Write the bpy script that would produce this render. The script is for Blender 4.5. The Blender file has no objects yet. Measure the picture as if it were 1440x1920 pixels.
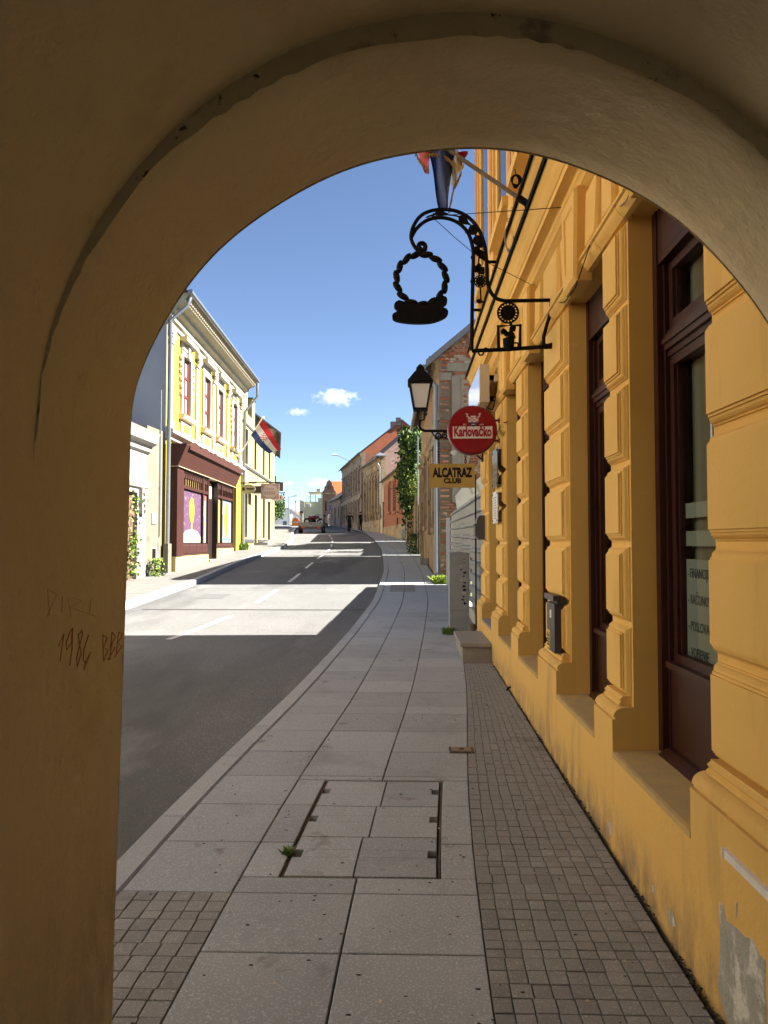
import bpy, bmesh, math, random
from mathutils import Vector, Matrix
random.seed(7)
R = math.radians
S = bpy.context.scene
COL = S.collection

# ------------------------------------------------------------ camera, sky, sun, exposure
FPX, EYE = 1440.0, 1.55
YAW = math.atan(42/FPX); PITCH = math.atan(56/FPX)
cf = Vector((-math.sin(YAW)*math.cos(PITCH), math.cos(YAW)*math.cos(PITCH), math.sin(PITCH)))
cr = Vector((math.cos(YAW), math.sin(YAW), 0)); cu_ = cr.cross(cf)
cam = bpy.data.cameras.new('camera'); cam_o = bpy.data.objects.new('camera', cam); COL.objects.link(cam_o)
cam.sensor_fit = 'HORIZONTAL'; cam.sensor_width = 36; cam.lens = 36
cam.clip_start = .02; cam.clip_end = 9000
m3 = Matrix((cr, cu_, -cf)).transposed()
cam_o.matrix_world = Matrix.Translation((0, 0, EYE)) @ m3.to_4x4()
S.camera = cam_o

SUN_EL, SUN_AZ = R(41), R(87)           # azimuth from +Y towards +X
W = bpy.data.worlds.new('World'); S.world = W; W.use_nodes = True
wn = W.node_tree.nodes; wl = W.node_tree.links
sky = wn.new('ShaderNodeTexSky'); sky.sky_type = 'NISHITA'; sky.sun_disc = False
sky.sun_elevation = SUN_EL; sky.sun_rotation = SUN_AZ
sky.air_density = 0.58; sky.dust_density = 0.0; sky.ozone_density = 1.0; sky.altitude = 600
bg = wn['Background']; bg.inputs[1].default_value = 0.05
wl.new(sky.outputs[0], bg.inputs[0])
sl = bpy.data.lights.new('sun', 'SUN'); sl.energy = 5.0; sl.angle = R(.5); sl.color = (1, .95, .86)
so = bpy.data.objects.new('sun', sl); COL.objects.link(so)
sd = Vector((math.sin(SUN_AZ)*math.cos(SUN_EL), math.cos(SUN_AZ)*math.cos(SUN_EL), math.sin(SUN_EL)))
so.rotation_euler = sd.to_track_quat('Z', 'Y').to_euler(); so.location = (30, 10, 30)
S.view_settings.view_transform = 'Standard'; S.view_settings.look = 'None'
S.view_settings.gamma = 1; S.view_settings.use_curve_mapping = False
S.view_settings.exposure = 2.35

# ------------------------------------------------------------ helpers
def lerp(tab, x):
    if x <= tab[0][0]: return tab[0][1]
    for (a, va), (b, vb) in zip(tab, tab[1:]):
        if x <= b: return va+(vb-va)*(x-a)/(b-a)
    return tab[-1][1]
def smooth_tab(tab, w):
    return lambda x: sum(lerp(tab, x+d*w) for d in (-1, -.5, 0, .5, 1))/5
zg = lambda y: lerp([(-40, -.4), (0, 0), (12, .2), (20, .5), (60, 2.26), (100, 3.75), (120, 4.1), (160, 4.2), (900, 4.2)], y)
KR = smooth_tab([(-40, -1.5), (2, -1.42), (3.65, -1.37), (4.65, -1.32), (7.2, -1.11), (9.85, -.97), (15.95, -.69), (23.75, -.69), (30, -.92), (36, -1.17), (48.5, -2.09), (58.7, -3.14), (74, -5.25), (90, -8.2), (110, -13), (130, -20)], 1.0)
KL = smooth_tab([(-40, -5.4), (14.5, -5.36), (20, -5.44), (26, -5.8), (32.5, -5.94), (38, -6.05), (46.85, -6.9), (55, -8.15), (74, -10.7), (90, -14), (110, -19.5), (130, -28)], 1.0)
def px(x, y, Y):                         # a point of the picture at the distance Y
    d = cf + cr*((x-720)/FPX) - cu_*((y-960)/FPX)
    return Vector((0, 0, EYE)) + d*(Y/d.y)

class MB:
    def __init__(s, T=None): s.v = []; s.f = []; s.mi = []; s.T = T; s.m = 0
    def add(s, V, F):
        o = len(s.v)
        s.v += [Vector(s.T(*p)) if s.T else Vector(p) for p in V]
        s.f += [[i+o for i in f] for f in F]; s.mi += [s.m]*len(F); return s
    def box(s, x0, x1, y0, y1, z0, z1):
        return s.add([(x, y, z) for z in (z0, z1) for y in (y0, y1) for x in (x0, x1)],
                     [(0, 2, 3, 1), (4, 5, 7, 6), (0, 1, 5, 4), (2, 6, 7, 3), (0, 4, 6, 2), (1, 3, 7, 5)])
    def quad(s, a, b, c, d): return s.add([a, b, c, d], [(0, 1, 2, 3)])
    def prism(s, poly, ax, a, b):        # polygon in the other two axes, from a to b along ax
        def P(p, t): return {'x': (t, p[0], p[1]), 'y': (p[0], t, p[1]), 'z': (p[0], p[1], t)}[ax]
        n = len(poly)
        return s.add([P(p, a) for p in poly]+[P(p, b) for p in poly],
                     [tuple(range(n)), tuple(range(2*n-1, n-1, -1))]+[(i, (i+1) % n, n+(i+1) % n, n+i) for i in range(n)])
    def sweep(s, prof, ys, fn):          # rings of fn(p, y) for each y, open caps closed
        n = len(prof); V = []
        for y in ys: V += [fn(p, y) for p in prof]
        F = []
        for k in range(len(ys)-1):
            F += [(k*n+i, k*n+(i+1) % n, (k+1)*n+(i+1) % n, (k+1)*n+i) for i in range(n)]
        F += [tuple(range(n)), tuple(range(len(V)-1, len(V)-n-1, -1))]
        return s.add(V, F)
    def tube(s, pts, r, n=8, closed=False):
        pts = [Vector(p) for p in pts]; N = len(pts)
        rs = r if isinstance(r, (list, tuple)) else [r]*N
        V = []; up = None
        for i, p in enumerate(pts):
            a = pts[i-1] if (i or closed) else p; b = pts[(i+1) % N] if (i < N-1 or closed) else p
            t = (b-a).normalized()
            if up is None: up = Vector((0, 0, 1)) if abs(t.z) < .9 else Vector((1, 0, 0))
            u = (up - t*up.dot(t)); u = u.normalized() if u.length > 1e-6 else t.orthogonal().normalized()
            w = t.cross(u); up = u
            V += [tuple(p+(u*math.cos(2*math.pi*k/n)+w*math.sin(2*math.pi*k/n))*rs[i]) for k in range(n)]
        F = []
        for i in range(N if closed else N-1):
            j = (i+1) % N
            F += [(i*n+k, i*n+(k+1) % n, j*n+(k+1) % n, j*n+k) for k in range(n)]
        if not closed: F += [tuple(range(n-1, -1, -1)), tuple(range((N-1)*n, N*n))]
        return s.add(V, F)
    def lathe(s, prof, c, axis, n=24):   # prof: (r, h) along axis from c
        a = Vector(axis).normalized(); u = a.orthogonal().normalized(); w = a.cross(u); c = Vector(c); V = []
        for r, h in prof: V += [tuple(c+a*h+(u*math.cos(2*math.pi*k/n)+w*math.sin(2*math.pi*k/n))*r) for k in range(n)]
        F = []
        for i in range(len(prof)-1): F += [(i*n+k, i*n+(k+1) % n, (i+1)*n+(k+1) % n, (i+1)*n+k) for k in range(n)]
        F += [tuple(range(n-1, -1, -1)), tuple(range((len(prof)-1)*n, len(prof)*n))]
        return s.add(V, F)
    def ball(s, c, rx, ry, rz, n=10, rot=None):
        V = []; F = []; m = n//2
        for i in range(m+1):
            t = math.pi*i/m
            for k in range(n):
                a = 2*math.pi*k/n; q = Vector((math.sin(t)*math.cos(a)*rx, math.sin(t)*math.sin(a)*ry, math.cos(t)*rz))
                if rot: q = rot @ q
                V.append(tuple(Vector(c)+q))
        for i in range(m): F += [(i*n+k, i*n+(k+1) % n, (i+1)*n+(k+1) % n, (i+1)*n+k) for k in range(n)]
        return s.add(V, F)
    def rings(s, rects):                 # rects: list of 4 corners lists, last is capped
        V = [p for r in rects for p in r]; n = len(rects[0]); F = []
        for k in range(len(rects)-1): F += [(k*n+i, k*n+(i+1) % n, (k+1)*n+(i+1) % n, (k+1)*n+i) for i in range(n)]
        F.append(tuple(range((len(rects)-1)*n, len(rects)*n)))
        return s.add(V, F)
    def build(s, name, mat, parent=None, smooth=False, center=True, fix=True):
        me = bpy.data.meshes.new(name)
        off = Vector((0, 0, 0))
        if center and s.v:
            xs = [p.x for p in s.v]; ys = [p.y for p in s.v]; zs = [p.z for p in s.v]
            off = Vector(((min(xs)+max(xs))/2, (min(ys)+max(ys))/2, min(zs)))
        me.from_pydata([p-off for p in s.v], [], s.f)
        for mm in (mat if isinstance(mat, (list, tuple)) else [mat]): me.materials.append(mm)
        me.polygons.foreach_set('material_index', s.mi)
        if fix:
            bm = bmesh.new(); bm.from_mesh(me); bmesh.ops.recalc_face_normals(bm, faces=bm.faces); bm.to_mesh(me); bm.free()
        if smooth:
            me.polygons.foreach_set('use_smooth', [True]*len(me.polygons))
            if smooth != 'all':
                try: me.set_sharp_from_angle(angle=R(40))
                except Exception: pass
        return place(name, me, off, parent)
def place(name, me, loc, parent=None):
    o = bpy.data.objects.new(name, me); COL.objects.link(o); o.location = loc
    if parent: attach(o, parent)
    return o
WM = {}
def wloc(o): return WM.get(o.name, None)
def attach(o, parent):
    o.parent = parent
    base = Vector((0, 0, 0)); p = parent
    while p: base += p.location if not p.parent else Vector((0, 0, 0)); p = p.parent
    # the meshes are given in world places; children of children inherit the chain
    m = Matrix.Identity(4); chain = []; p = parent
    while p: chain.append(p); p = p.parent
    for q in reversed(chain): m = m @ q.matrix_parent_inverse @ Matrix.Translation(q.location)
    o.matrix_parent_inverse = m.inverted()
def tag(o, label=None, cat=None, group=None, kind=None):
    for k, v in (('label', label), ('category', cat), ('group', group), ('kind', kind)):
        if v: o[k] = v
    return o
def thing(name, label, cat, loc, group=None):
    o = bpy.data.objects.new(name, None); COL.objects.link(o); o.location = loc; o.empty_display_size = .1
    return tag(o, label, cat, group)
class Frame:                             # u along the facade, v into the building, z up
    def __init__(s, A, B, side):
        s.A = Vector((A[0], A[1])); d = Vector((B[0]-A[0], B[1]-A[1])); s.L = d.length; s.d = d.normalized()
        s.n = Vector((s.d.y, -s.d.x)) if side == 'R' else Vector((-s.d.y, s.d.x))
    def __call__(s, u, v, z):
        p = s.A+s.d*u+s.n*v; return (p.x, p.y, z)

# ------------------------------------------------------------ materials
MATS = {}
def mat(name, c, c2=None, sc=3, rough=.8, bump=0, bsc=60, spec=.25, metal=0, tint=0, speck=None, grain=None, blotch=None, stretch=None, emit=None, splash=None):
    if name in MATS: return MATS[name]
    m = bpy.data.materials.new(name); m.use_nodes = True; nt = m.node_tree; N = nt.nodes; Lk = nt.links
    b = N['Principled BSDF']; b.inputs['Roughness'].default_value = rough; b.inputs['Metallic'].default_value = metal
    b.inputs['Specular IOR Level'].default_value = spec
    geo = N.new('ShaderNodeNewGeometry'); pos = geo.outputs['Position']
    def noise(scale, det=4, st=None, rg=.6):
        n = N.new('ShaderNodeTexNoise'); n.inputs['Scale'].default_value = scale; n.inputs['Detail'].default_value = det; n.inputs['Roughness'].default_value = rg
        if st:
            mp = N.new('ShaderNodeMapping'); mp.inputs['Scale'].default_value = st; Lk.new(pos, mp.inputs[0]); Lk.new(mp.outputs[0], n.inputs[0])
        else: Lk.new(pos, n.inputs[0])
        return n.outputs[0]
    def ramp(src, a, b2):
        r = N.new('ShaderNodeMapRange'); r.inputs[1].default_value = a; r.inputs[2].default_value = b2; r.clamp = True; Lk.new(src, r.inputs[0]); return r.outputs[0]
    def mix(f, a, b2, mode='MIX'):
        x = N.new('ShaderNodeMix'); x.data_type = 'RGBA'; x.blend_type = mode
        if isinstance(f, float): x.inputs[0].default_value = f
        else: Lk.new(f, x.inputs[0])
        for i, q in ((6, a), (7, b2)):
            if isinstance(q, tuple): x.inputs[i].default_value = (*q[:3], 1)
            else: Lk.new(q, x.inputs[i])
        return x.outputs[2]
    col = tuple(c)
    if c2: col = mix(ramp(noise(sc, 5, stretch), .3, .7), tuple(c), tuple(c2))
    if grain: col = mix(ramp(noise(grain[1], 2), .35, .65), col, tuple(grain[0])) if len(grain) < 3 else mix(ramp(noise(grain[1], 2), grain[2], grain[2]+.06), col, tuple(grain[0]))
    for bl in (blotch if isinstance(blotch, list) else [blotch] if blotch else []):   # (colour, scale, threshold, softness)
        col = mix(ramp(noise(bl[1], 6, bl[4] if len(bl) > 4 else None), bl[2], bl[2]+bl[3]), col, tuple(bl[0]))
    if speck:
        v = N.new('ShaderNodeTexVoronoi'); v.inputs['Scale'].default_value = speck[1]; Lk.new(pos, v.inputs[0])
        col = mix(ramp(v.outputs['Distance'], speck[2], speck[2]*.6), col, tuple(speck[0]))
    if splash:                           # (colour, height, noise scale): splashed dirt above the pavement
        sx = N.new('ShaderNodeSeparateXYZ'); Lk.new(pos, sx.inputs[0])
        hh = N.new('ShaderNodeMath'); hh.operation = 'MULTIPLY_ADD'; Lk.new(sx.outputs['Y'], hh.inputs[0]); hh.inputs[1].default_value = -.016; Lk.new(sx.outputs['Z'], hh.inputs[2])
        up = ramp(hh.outputs[0], splash[1], 0); nz = ramp(noise(splash[2], 6, (1, 1, .45), .7), .36, .62)
        ml = N.new('ShaderNodeMath'); ml.operation = 'MULTIPLY'; Lk.new(up, ml.inputs[0]); Lk.new(nz, ml.inputs[1])
        col = mix(ml.outputs[0], col, tuple(splash[0]))
    if tint:
        oi = N.new('ShaderNodeObjectInfo'); hs = N.new('ShaderNodeHueSaturation')
        r = N.new('ShaderNodeMapRange'); r.inputs[3].default_value = 1-tint; r.inputs[4].default_value = 1+tint; Lk.new(oi.outputs['Random'], r.inputs[0])
        Lk.new(r.outputs[0], hs.inputs['Value'])
        if isinstance(col, tuple): hs.inputs['Color'].default_value = (*col[:3], 1)
        else: Lk.new(col, hs.inputs['Color'])
        col = hs.outputs[0]
    if isinstance(col, tuple): b.inputs['Base Color'].default_value = (*col[:3], 1)
    else: Lk.new(col, b.inputs['Base Color'])
    if bump:
        bp = N.new('ShaderNodeBump'); bp.inputs['Strength'].default_value = min(1, bump); bp.inputs['Distance'].default_value = .01*max(1, bump)
        Lk.new(noise(bsc, 4), bp.inputs['Height']); Lk.new(bp.outputs[0], b.inputs['Normal'])
    if emit: b.inputs['Emission Color'].default_value = (*emit[:3], 1); b.inputs['Emission Strength'].default_value = emit[3]
    MATS[name] = m; return m
def brick_mat(name, ax, c1, c2, mortar, bw=.25, bh=.08, mt=.012, blotch=None, bump=.5):
    if name in MATS: return MATS[name]
    m = bpy.data.materials.new(name); m.use_nodes = True; nt = m.node_tree; N = nt.nodes; Lk = nt.links
    b = N['Principled BSDF']; b.inputs['Roughness'].default_value = .9; b.inputs['Specular IOR Level'].default_value = .15
    geo = N.new('ShaderNodeNewGeometry'); sp = N.new('ShaderNodeSeparateXYZ'); cb = N.new('ShaderNodeCombineXYZ')
    Lk.new(geo.outputs['Position'], sp.inputs[0]); Lk.new(sp.outputs[ax], cb.inputs[0]); Lk.new(sp.outputs['Z'], cb.inputs[1])
    t = N.new('ShaderNodeTexBrick'); Lk.new(cb.outputs[0], t.inputs[0]); t.inputs['Scale'].default_value = 1
    t.inputs['Color1'].default_value = (*c1, 1); t.inputs['Color2'].default_value = (*c2, 1); t.inputs['Mortar'].default_value = (*mortar, 1)
    t.inputs['Brick Width'].default_value = bw; t.inputs['Row Height'].default_value = bh; t.inputs['Mortar Size'].default_value = mt
    col = t.outputs[0]
    for bl in blotch or []:
        n = N.new('ShaderNodeTexNoise'); n.inputs['Scale'].default_value = bl[1]; n.inputs['Detail'].default_value = 7; n.inputs['Roughness'].default_value = .7; Lk.new(geo.outputs['Position'], n.inputs[0])
        r = N.new('ShaderNodeMapRange'); r.inputs[1].default_value = bl[2]; r.inputs[2].default_value = bl[2]+bl[3]; Lk.new(n.outputs[0], r.inputs[0])
        x = N.new('ShaderNodeMix'); x.data_type = 'RGBA'; Lk.new(r.outputs[0], x.inputs[0]); Lk.new(col, x.inputs[6]); x.inputs[7].default_value = (*bl[0], 1); col = x.outputs[2]
    Lk.new(col, b.inputs['Base Color'])
    bp = N.new('ShaderNodeBump'); bp.inputs['Strength'].default_value = bump; bp.inputs['Distance'].default_value = .01; bp.invert = True
    Lk.new(t.outputs['Fac'], bp.inputs['Height']); Lk.new(bp.outputs[0], b.inputs['Normal'])
    MATS[name] = m; return m
def glass_mat(name='window glass', tintc=(.75, .8, .78)):
    if name in MATS: return MATS[name]
    m = bpy.data.materials.new(name); m.use_nodes = True; nt = m.node_tree; N = nt.nodes; Lk = nt.links
    N.remove(N['Principled BSDF']); out = N['Material Output']
    tr = N.new('ShaderNodeBsdfTransparent'); tr.inputs[0].default_value = (*tintc, 1)
    gl = N.new('ShaderNodeBsdfGlossy'); gl.inputs['Roughness'].default_value = .03; gl.inputs[0].default_value = (.9, .92, .95, 1)
    fr = N.new('ShaderNodeFresnel'); fr.inputs[0].default_value = 1.7; mx = N.new('ShaderNodeMixShader')
    Lk.new(fr.outputs[0], mx.inputs[0]); Lk.new(tr.outputs[0], mx.inputs[1]); Lk.new(gl.outputs[0], mx.inputs[2]); Lk.new(mx.outputs[0], out.inputs[0])
    MATS[name] = m; return m
GLASS = glass_mat()
DGLASS = mat('dark window glass', (.03, .035, .04), rough=.06, spec=.9)
PLAS_IN = mat('arcade plaster', (.62, .53, .35), (.56, .47, .31), 1.3, .9, 1.2, 14, blotch=[((.47, .37, .23), 2.2, .58, .2), ((.44, .35, .22), 5, .62, .15), ((.14, .10, .06), 14, .74, .025)], splash=((.26, .19, .12), .95, 5))
OCHRE = mat('ochre render', (.74, .455, .125), (.78, .49, .14), 2.2, .82, .15, 45, blotch=[((.68, .41, .105), 1.1, .52, .2), ((.64, .375, .095), 4, .60, .15, (1, 1, .22)), ((.28, .17, .06), 30, .72, .03), ((.78, .52, .2), 7, .68, .05)])
OCHRE_B = mat('ochre plinth render', (.68, .415, .115), (.72, .445, .13), 2.5, .85, .3, 40, blotch=[((.54, .335, .11), 2.6, .56, .12, (1, 1, .3)), ((.22, .17, .10), 14, .70, .05), ((.30, .20, .08), 55, .70, .03)], splash=((.22, .165, .11), .26, 9))
OCHRE_W = mat('ochre weathered ledge', (.42, .30, .15), (.55, .36, .12), 9, .9, .3, 40)
WOOD = mat('dark brown painted wood', (.05, .014, .009), (.035, .010, .007), 6, .42, .05, 60, .3, stretch=(1, 1, .1))
IRON = mat('black wrought iron', (.005, .005, .005), (.009, .008, .007), 25, .7, .2, 90, .12)
ZINC = mat('zinc sheet', (.27, .29, .31), (.22, .24, .26), 6, .42, .05, 40, .5, .6)
STEEL = mat('galvanised sheet', (.22, .225, .235), (.17, .175, .185), 2.5, .45, .1, 8, .5, .35, blotch=((.30, .29, .27), 5, .68, .06, (1, .3, 2)))
SLAB = mat('grey granite slab', (.36, .375, .385), (.315, .33, .34), 2.5, .75, .25, 220, .3, tint=.11, grain=((.49, .505, .515), 110, .56), blotch=[((.26, .265, .265), 1.3, .55, .18), ((.22, .20, .175), 3.5, .62, .08), ((.17, .15, .13), 22, .74, .03)])
COBBLE = mat('small brown granite sett', (.27, .262, .25), (.23, .222, .21), 9, .8, .3, 160, .3, tint=.12, grain=((.37, .36, .34), 120, .58), blotch=[((.19, .165, .14), 2.6, .56, .14), ((.11, .09, .075), 7, .68, .06)])
KERB = mat('pale granite kerb', (.38, .39, .395), (.34, .35, .355), 4, .78, .3, 150, tint=.07, grain=((.48, .49, .495), 130, .56))
BED = mat('dark joint grit', (.055, .046, .038), (.03, .027, .024), 30, .95, .6, 120)
ASPH = mat('worn asphalt', (.155, .156, .155), (.125, .126, .126), .7, .9, .8, 90, .2, grain=((.27, .265, .25), 75, .56), blotch=[((.105, .105, .104), .4, .52, .12, (1, .25, 1)), ((.20, .198, .19), 1.1, .58, .10, (1, .3, 1)), ((.09, .085, .08), 3, .72, .03)])
LPAVE = mat('pale concrete pavers', (.175, .17, .16), (.145, .14, .13), 1.5, .85, .2, 80, grain=((.24, .235, .22), 120, .58), tint=.06)
PAINT = mat('worn road paint', (.74, .73, .70), (.50, .49, .47), 7, .8, .2, 90)
WHITE = mat('white wall paint', (.46, .44, .38), (.42, .40, .34), 2, .8, .1, 30)
YELLOW = mat('yellow wall paint', (.42, .32, .05), (.38, .29, .045), 1.5, .8, .1, 40)
CREAM = mat('cream wall render', (.35, .305, .15), (.31, .27, .135), .8, .85, .15, 40, blotch=((.26, .23, .14), 1.5, .64, .15, (1, 1, .3)))
BROWN = mat('brown shopfront paint', (.055, .018, .014), (.042, .015, .012), 2, .6, .1, 40)
def stucco(name, a, b, c, th=.55): return mat(name, a, b, 1.4, .92, .8, 14, blotch=[(c, 1.1, th-.03, .06), (tuple(q*.62 for q in c), 2.7, .58, .05), ((.12, .09, .06), 3, .64, .06, (1, 1, .3))])
# ------------------------------------------------------------ ground, road, pavements
def frange(a, b, st):
    n = max(1, round((b-a)/st)); return [a+(b-a)*i/n for i in range(n+1)]
def sheet(name, fa, fb, ys, dz, mt, nx=1, parent=None, kind='structure'):
    b = MB(); V = []; F = []
    for y in ys:
        for i in range(nx+1):
            t = i/nx; V.append((fa(y)+(fb(y)-fa(y))*t, y, zg(y)+dz))
    for k in range(len(ys)-1):
        for i in range(nx): a = k*(nx+1)+i; F.append((a, a+1, a+nx+2, a+nx+1))
    b.add(V, F); o = b.build(name, mt, parent, fix=False)
    if not parent: tag(o, kind=kind)
    return o
GROUND = mat('bare dusty ground', (.16, .14, .10), (.10, .11, .05), .6, .95, .5, 20)
sheet('ground', lambda y: -320, lambda y: 320, [-60, -40, 0, 12, 20, 40, 60, 80, 100, 120, 160, 300, 900], -.32, GROUND)
ys_road = frange(-38, 120, 1.0)
road = sheet('road', lambda y: KL(y)-.02, lambda y: KR(y)+.02, ys_road, -.05, ASPH, 6)
tag(road, 'grey asphalt roadway climbing and bending left between the houses')
# square beyond the crest
sheet('plaza', lambda y: -60, lambda y: 30, [112, 120, 160, 200], -.06, mat('pale square paving', (.42, .41, .39), (.36, .35, .33), .4))
for k in range(10):
    y0 = 11.1+4.7*k; c = lambda y: (KL(y)+KR(y))/2-.06-(.26*max(0, (14-y)/3) if y < 14 else 0)
    sheet('centre_line_dash', lambda y: c(y)-.05, lambda y: c(y)+.05, frange(y0, y0+2.7, .45), -.045, PAINT, 1, road)
sheet('drain_channel', lambda y: KL(y)+.3, lambda y: KR(y)-.03, [14.62, 14.74], -.0455, mat('rusty drain grating', (.10, .095, .09), (.03, .03, .03), 60, .7), 1, road)
sheet('asphalt_patch', lambda y: -4.6, lambda y: -4.0, frange(16.6, 17.5, .3), -.046, mat('dark tar patch', (.10, .10, .10), (.14, .14, .14), 20, .9), 1, road)

def pieces_subtract(rect, cut):
    t0, t1, y0, y1 = rect; a0, a1, b0, b1 = cut
    if t1 <= a0+1e-4 or t0 >= a1-1e-4 or y1 <= b0+1e-4 or y0 >= b1-1e-4: return [rect]
    out = []
    if y0 < b0: out.append((t0, t1, y0, b0))
    if y1 > b1: out.append((t0, t1, b1, y1))
    m0, m1 = max(y0, b0), min(y1, b1)
    if t0 < a0: out.append((t0, a0, m0, m1))
    if t1 > a1: out.append((a1, t1, m0, m1))
    return out
def slab_piece(b, fx, t0, t1, y0, y1, gap, top, th=.05, ch=.004, dz=0.):
    t0 += gap; t1 -= gap; y0 += gap; y1 -= gap
    def c(t, y, z): return (fx(t, y), y, zg(y)+z)
    r = lambda i, z: [c(t0+i, y0+i, z), c(t1-i, y0+i, z), c(t1-i, y1-i, z), c(t0+i, y1-i, z)]
    b.rings([r(0, top-th+dz), r(0, top-ch+dz), r(ch, top+dz)])
fxK = lambda t, y: KR(y)+t
FAC = 1.0
right = lambda y: lerp([(-40, 1.15), (2.1, 1.15), (2.13, 1.0), (11, 1.0), (11.05, 1.12), (20, 1.15), (20.05, .86), (31.5, .63), (44.5, 0), (53, -.26), (58.6, -1.7), (67, -3.8), (86, -7.2), (110, -12)], y)
pave = sheet('pavement', lambda y: KR(y), lambda y: right(y)+.6, ys_road, -.045, BED, 3)
tag(pave, 'grey granite slab pavement running along the ochre house')
# kerb stones along the roadway
y = -4.0; k = 0
while y < 24:
    L = random.choice([.78, .95, 1.1]); b = MB(); slab_piece(b, fxK, 0, .15, y, y+L, .003, .004, .12, .012); b.build('kerb_stone', KERB, pave, fix=True); y += L
sheet('far_kerb', lambda y: KR(y), lambda y: KR(y)+.15, frange(24, 108, 1), .004, KERB, 1, pave)
COVER = (.80, 1.52, 3.47, 4.80)
rows = [-4.0, -3.0, -2.0, -1.0, -.3, .22, .75, 1.27, 1.8, 2.33, 2.86, 3.32, 3.85, 4.37, 4.87, 5.4, 5.95, 6.5, 6.78, 7.35, 7.9, 8.45, 8.7, 9.3, 9.85, 10.4, 11.0, 11.6, 12.2, 12.8, 13.4, 14.0]
cols = [.15, .63, 1.15, 1.68]
for y0, y1 in zip(rows, rows[1:]):
    for i, (t0, t1) in enumerate(zip(cols, cols[1:])):
        if i == 0 and y1 <= 3.33: continue            # setts there instead
        for p in pieces_subtract((t0, t1, y0, y1), COVER):
            b = MB(); slab_piece(b, fxK, *p, .004, .0, .05, .003, random.uniform(-.0015, .0015)); b.build('paving_slab', SLAB, pave)
# from there on the joints are too fine to pick apart: one part
b = MB()
for y0 in frange(14.0, 108, .55)[:-1]:
    w = min(right(y0)-.02, right(y0+.55)-.02)-KR(y0)
    edges = [.15]+[e for e in (.63, 1.15, 1.68) if e < w-.15]+[w]
    for t0, t1 in zip(edges, edges[1:]): slab_piece(b, fxK, t0, t1, y0, y0+.55, .006, 0, .05, .004, random.uniform(-.0015, .0015))
tag(b.build('far_paving', SLAB, pave), kind='stuff')
# setts beside the ochre house and at the near left
setts = []
def strip(ta, tb, y0, y1, n, rh, fx):
    y = y0; r = 0
    while y < y1-.01:
        h = rh*random.choice([.72, 1, 1, 1.12]); h = min(h, y1-y)
        cuts = [ta+(tb-ta)*i/n + (random.uniform(-.006, .006) if 0 < i < n else 0) for i in range(n+1)]
        for a, c in zip(cuts, cuts[1:]): setts.append((fx, a, c, y, y+h))
        y += h; r += 1
fxW = lambda t, y: (KR(y)+1.68)+(FAC+.0-(KR(y)+1.68))*t
strip(.0, .955, 2.14, 8.95, 10, .080, fxW)
strip(.15, .63, 1.2, 3.32, 6, .088, fxK)
rest = MB(); cnt = 0
setts.sort(key=lambda s_: s_[3])
for fx, a, c, y0, y1 in setts:
    vis = y1 > 2.25
    if vis and cnt < 300:
        b = MB(); gp = .0018
        slab_piece(b, lambda t, y: fx(t, y), a+(gp if fx is fxK else gp/.7), c-(gp if fx is fxK else gp/.7), y0+gp, y1-gp, 0, 0, .05, .0022, random.uniform(-.002, .0015))
        b.build('sett', COBBLE, pave); cnt += 1
    else: slab_piece(rest, fx, a+.003, c-.003, y0+.002, y1-.002, 0, 0, .05, .002, random.uniform(-.002, .0015))
fxN = lambda t, y: KR(y)+1.68+t
y = 10.4
while y < 14:
    for i in range(4): slab_piece(rest, fxN, i*.08, i*.08+.074, y, y+.094, 0, .002, .05, .003, random.uniform(-.002, .002))
    y += .1
y = 17.6
while y < 19.4:
    for i in range(6): slab_piece(rest, lambda t, y: KR(y)+.3+t, i*.1, i*.1+.094, y, y+.14, 0, .004, .05, .003)
    y += .15
tag(rest.build('far_setts', COBBLE, pave), kind='stuff')
# sunken cover set with six pieces of the same slabs
cov = thing('manhole_cover', 'recessed pavement hatch of six granite pieces in a rusty frame', 'manhole cover', (fxK(1.15, 4.1), 4.1, zg(4.1)))
RUST = mat('rusty iron', (.16, .10, .06), (.08, .06, .045), 40, .9, .4, 120)
b = MB()
for r_ in ((COVER[0], COVER[0]+.015, COVER[2], COVER[3]), (COVER[1]-.015, COVER[1], COVER[2], COVER[3]), (COVER[0]+.015, COVER[1]-.015, COVER[2], COVER[2]+.018), (COVER[0]+.015, COVER[1]-.015, COVER[3]-.014, COVER[3])):
    slab_piece(b, fxK, *r_, .001, -.012, .03, .002)
b.build('frame', RUST, cov)
yr = [COVER[2]+.018, COVER[2]+.46, COVER[2]+.89, COVER[3]-.014]
for i in range(3):
    tm = COVER[0]+.36+(-.03, .0, .02)[i]
    for a, c in ((COVER[0]+.015, tm), (tm, COVER[1]-.015)):
        nx = c if c > tm+.1 else a
        hole = (nx-.045, nx, yr[i]+.20, yr[i]+.285) if c > tm+.1 else (nx, nx+.045, yr[i]+.20, yr[i]+.285)
        b = MB()
        for p in pieces_subtract((a, c, yr[i], yr[i+1]), hole): slab_piece(b, fxK, p[0]+(.004 if p[0] == a else 0), p[1]-(.004 if p[1] == c else 0), p[2]+(.005 if p[2] == yr[i] else 0), p[3]-(.005 if p[3] == yr[i+1] else 0), 0, -.003, .04, .0015)
        b.build('hatch_slab', SLAB, cov)
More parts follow.
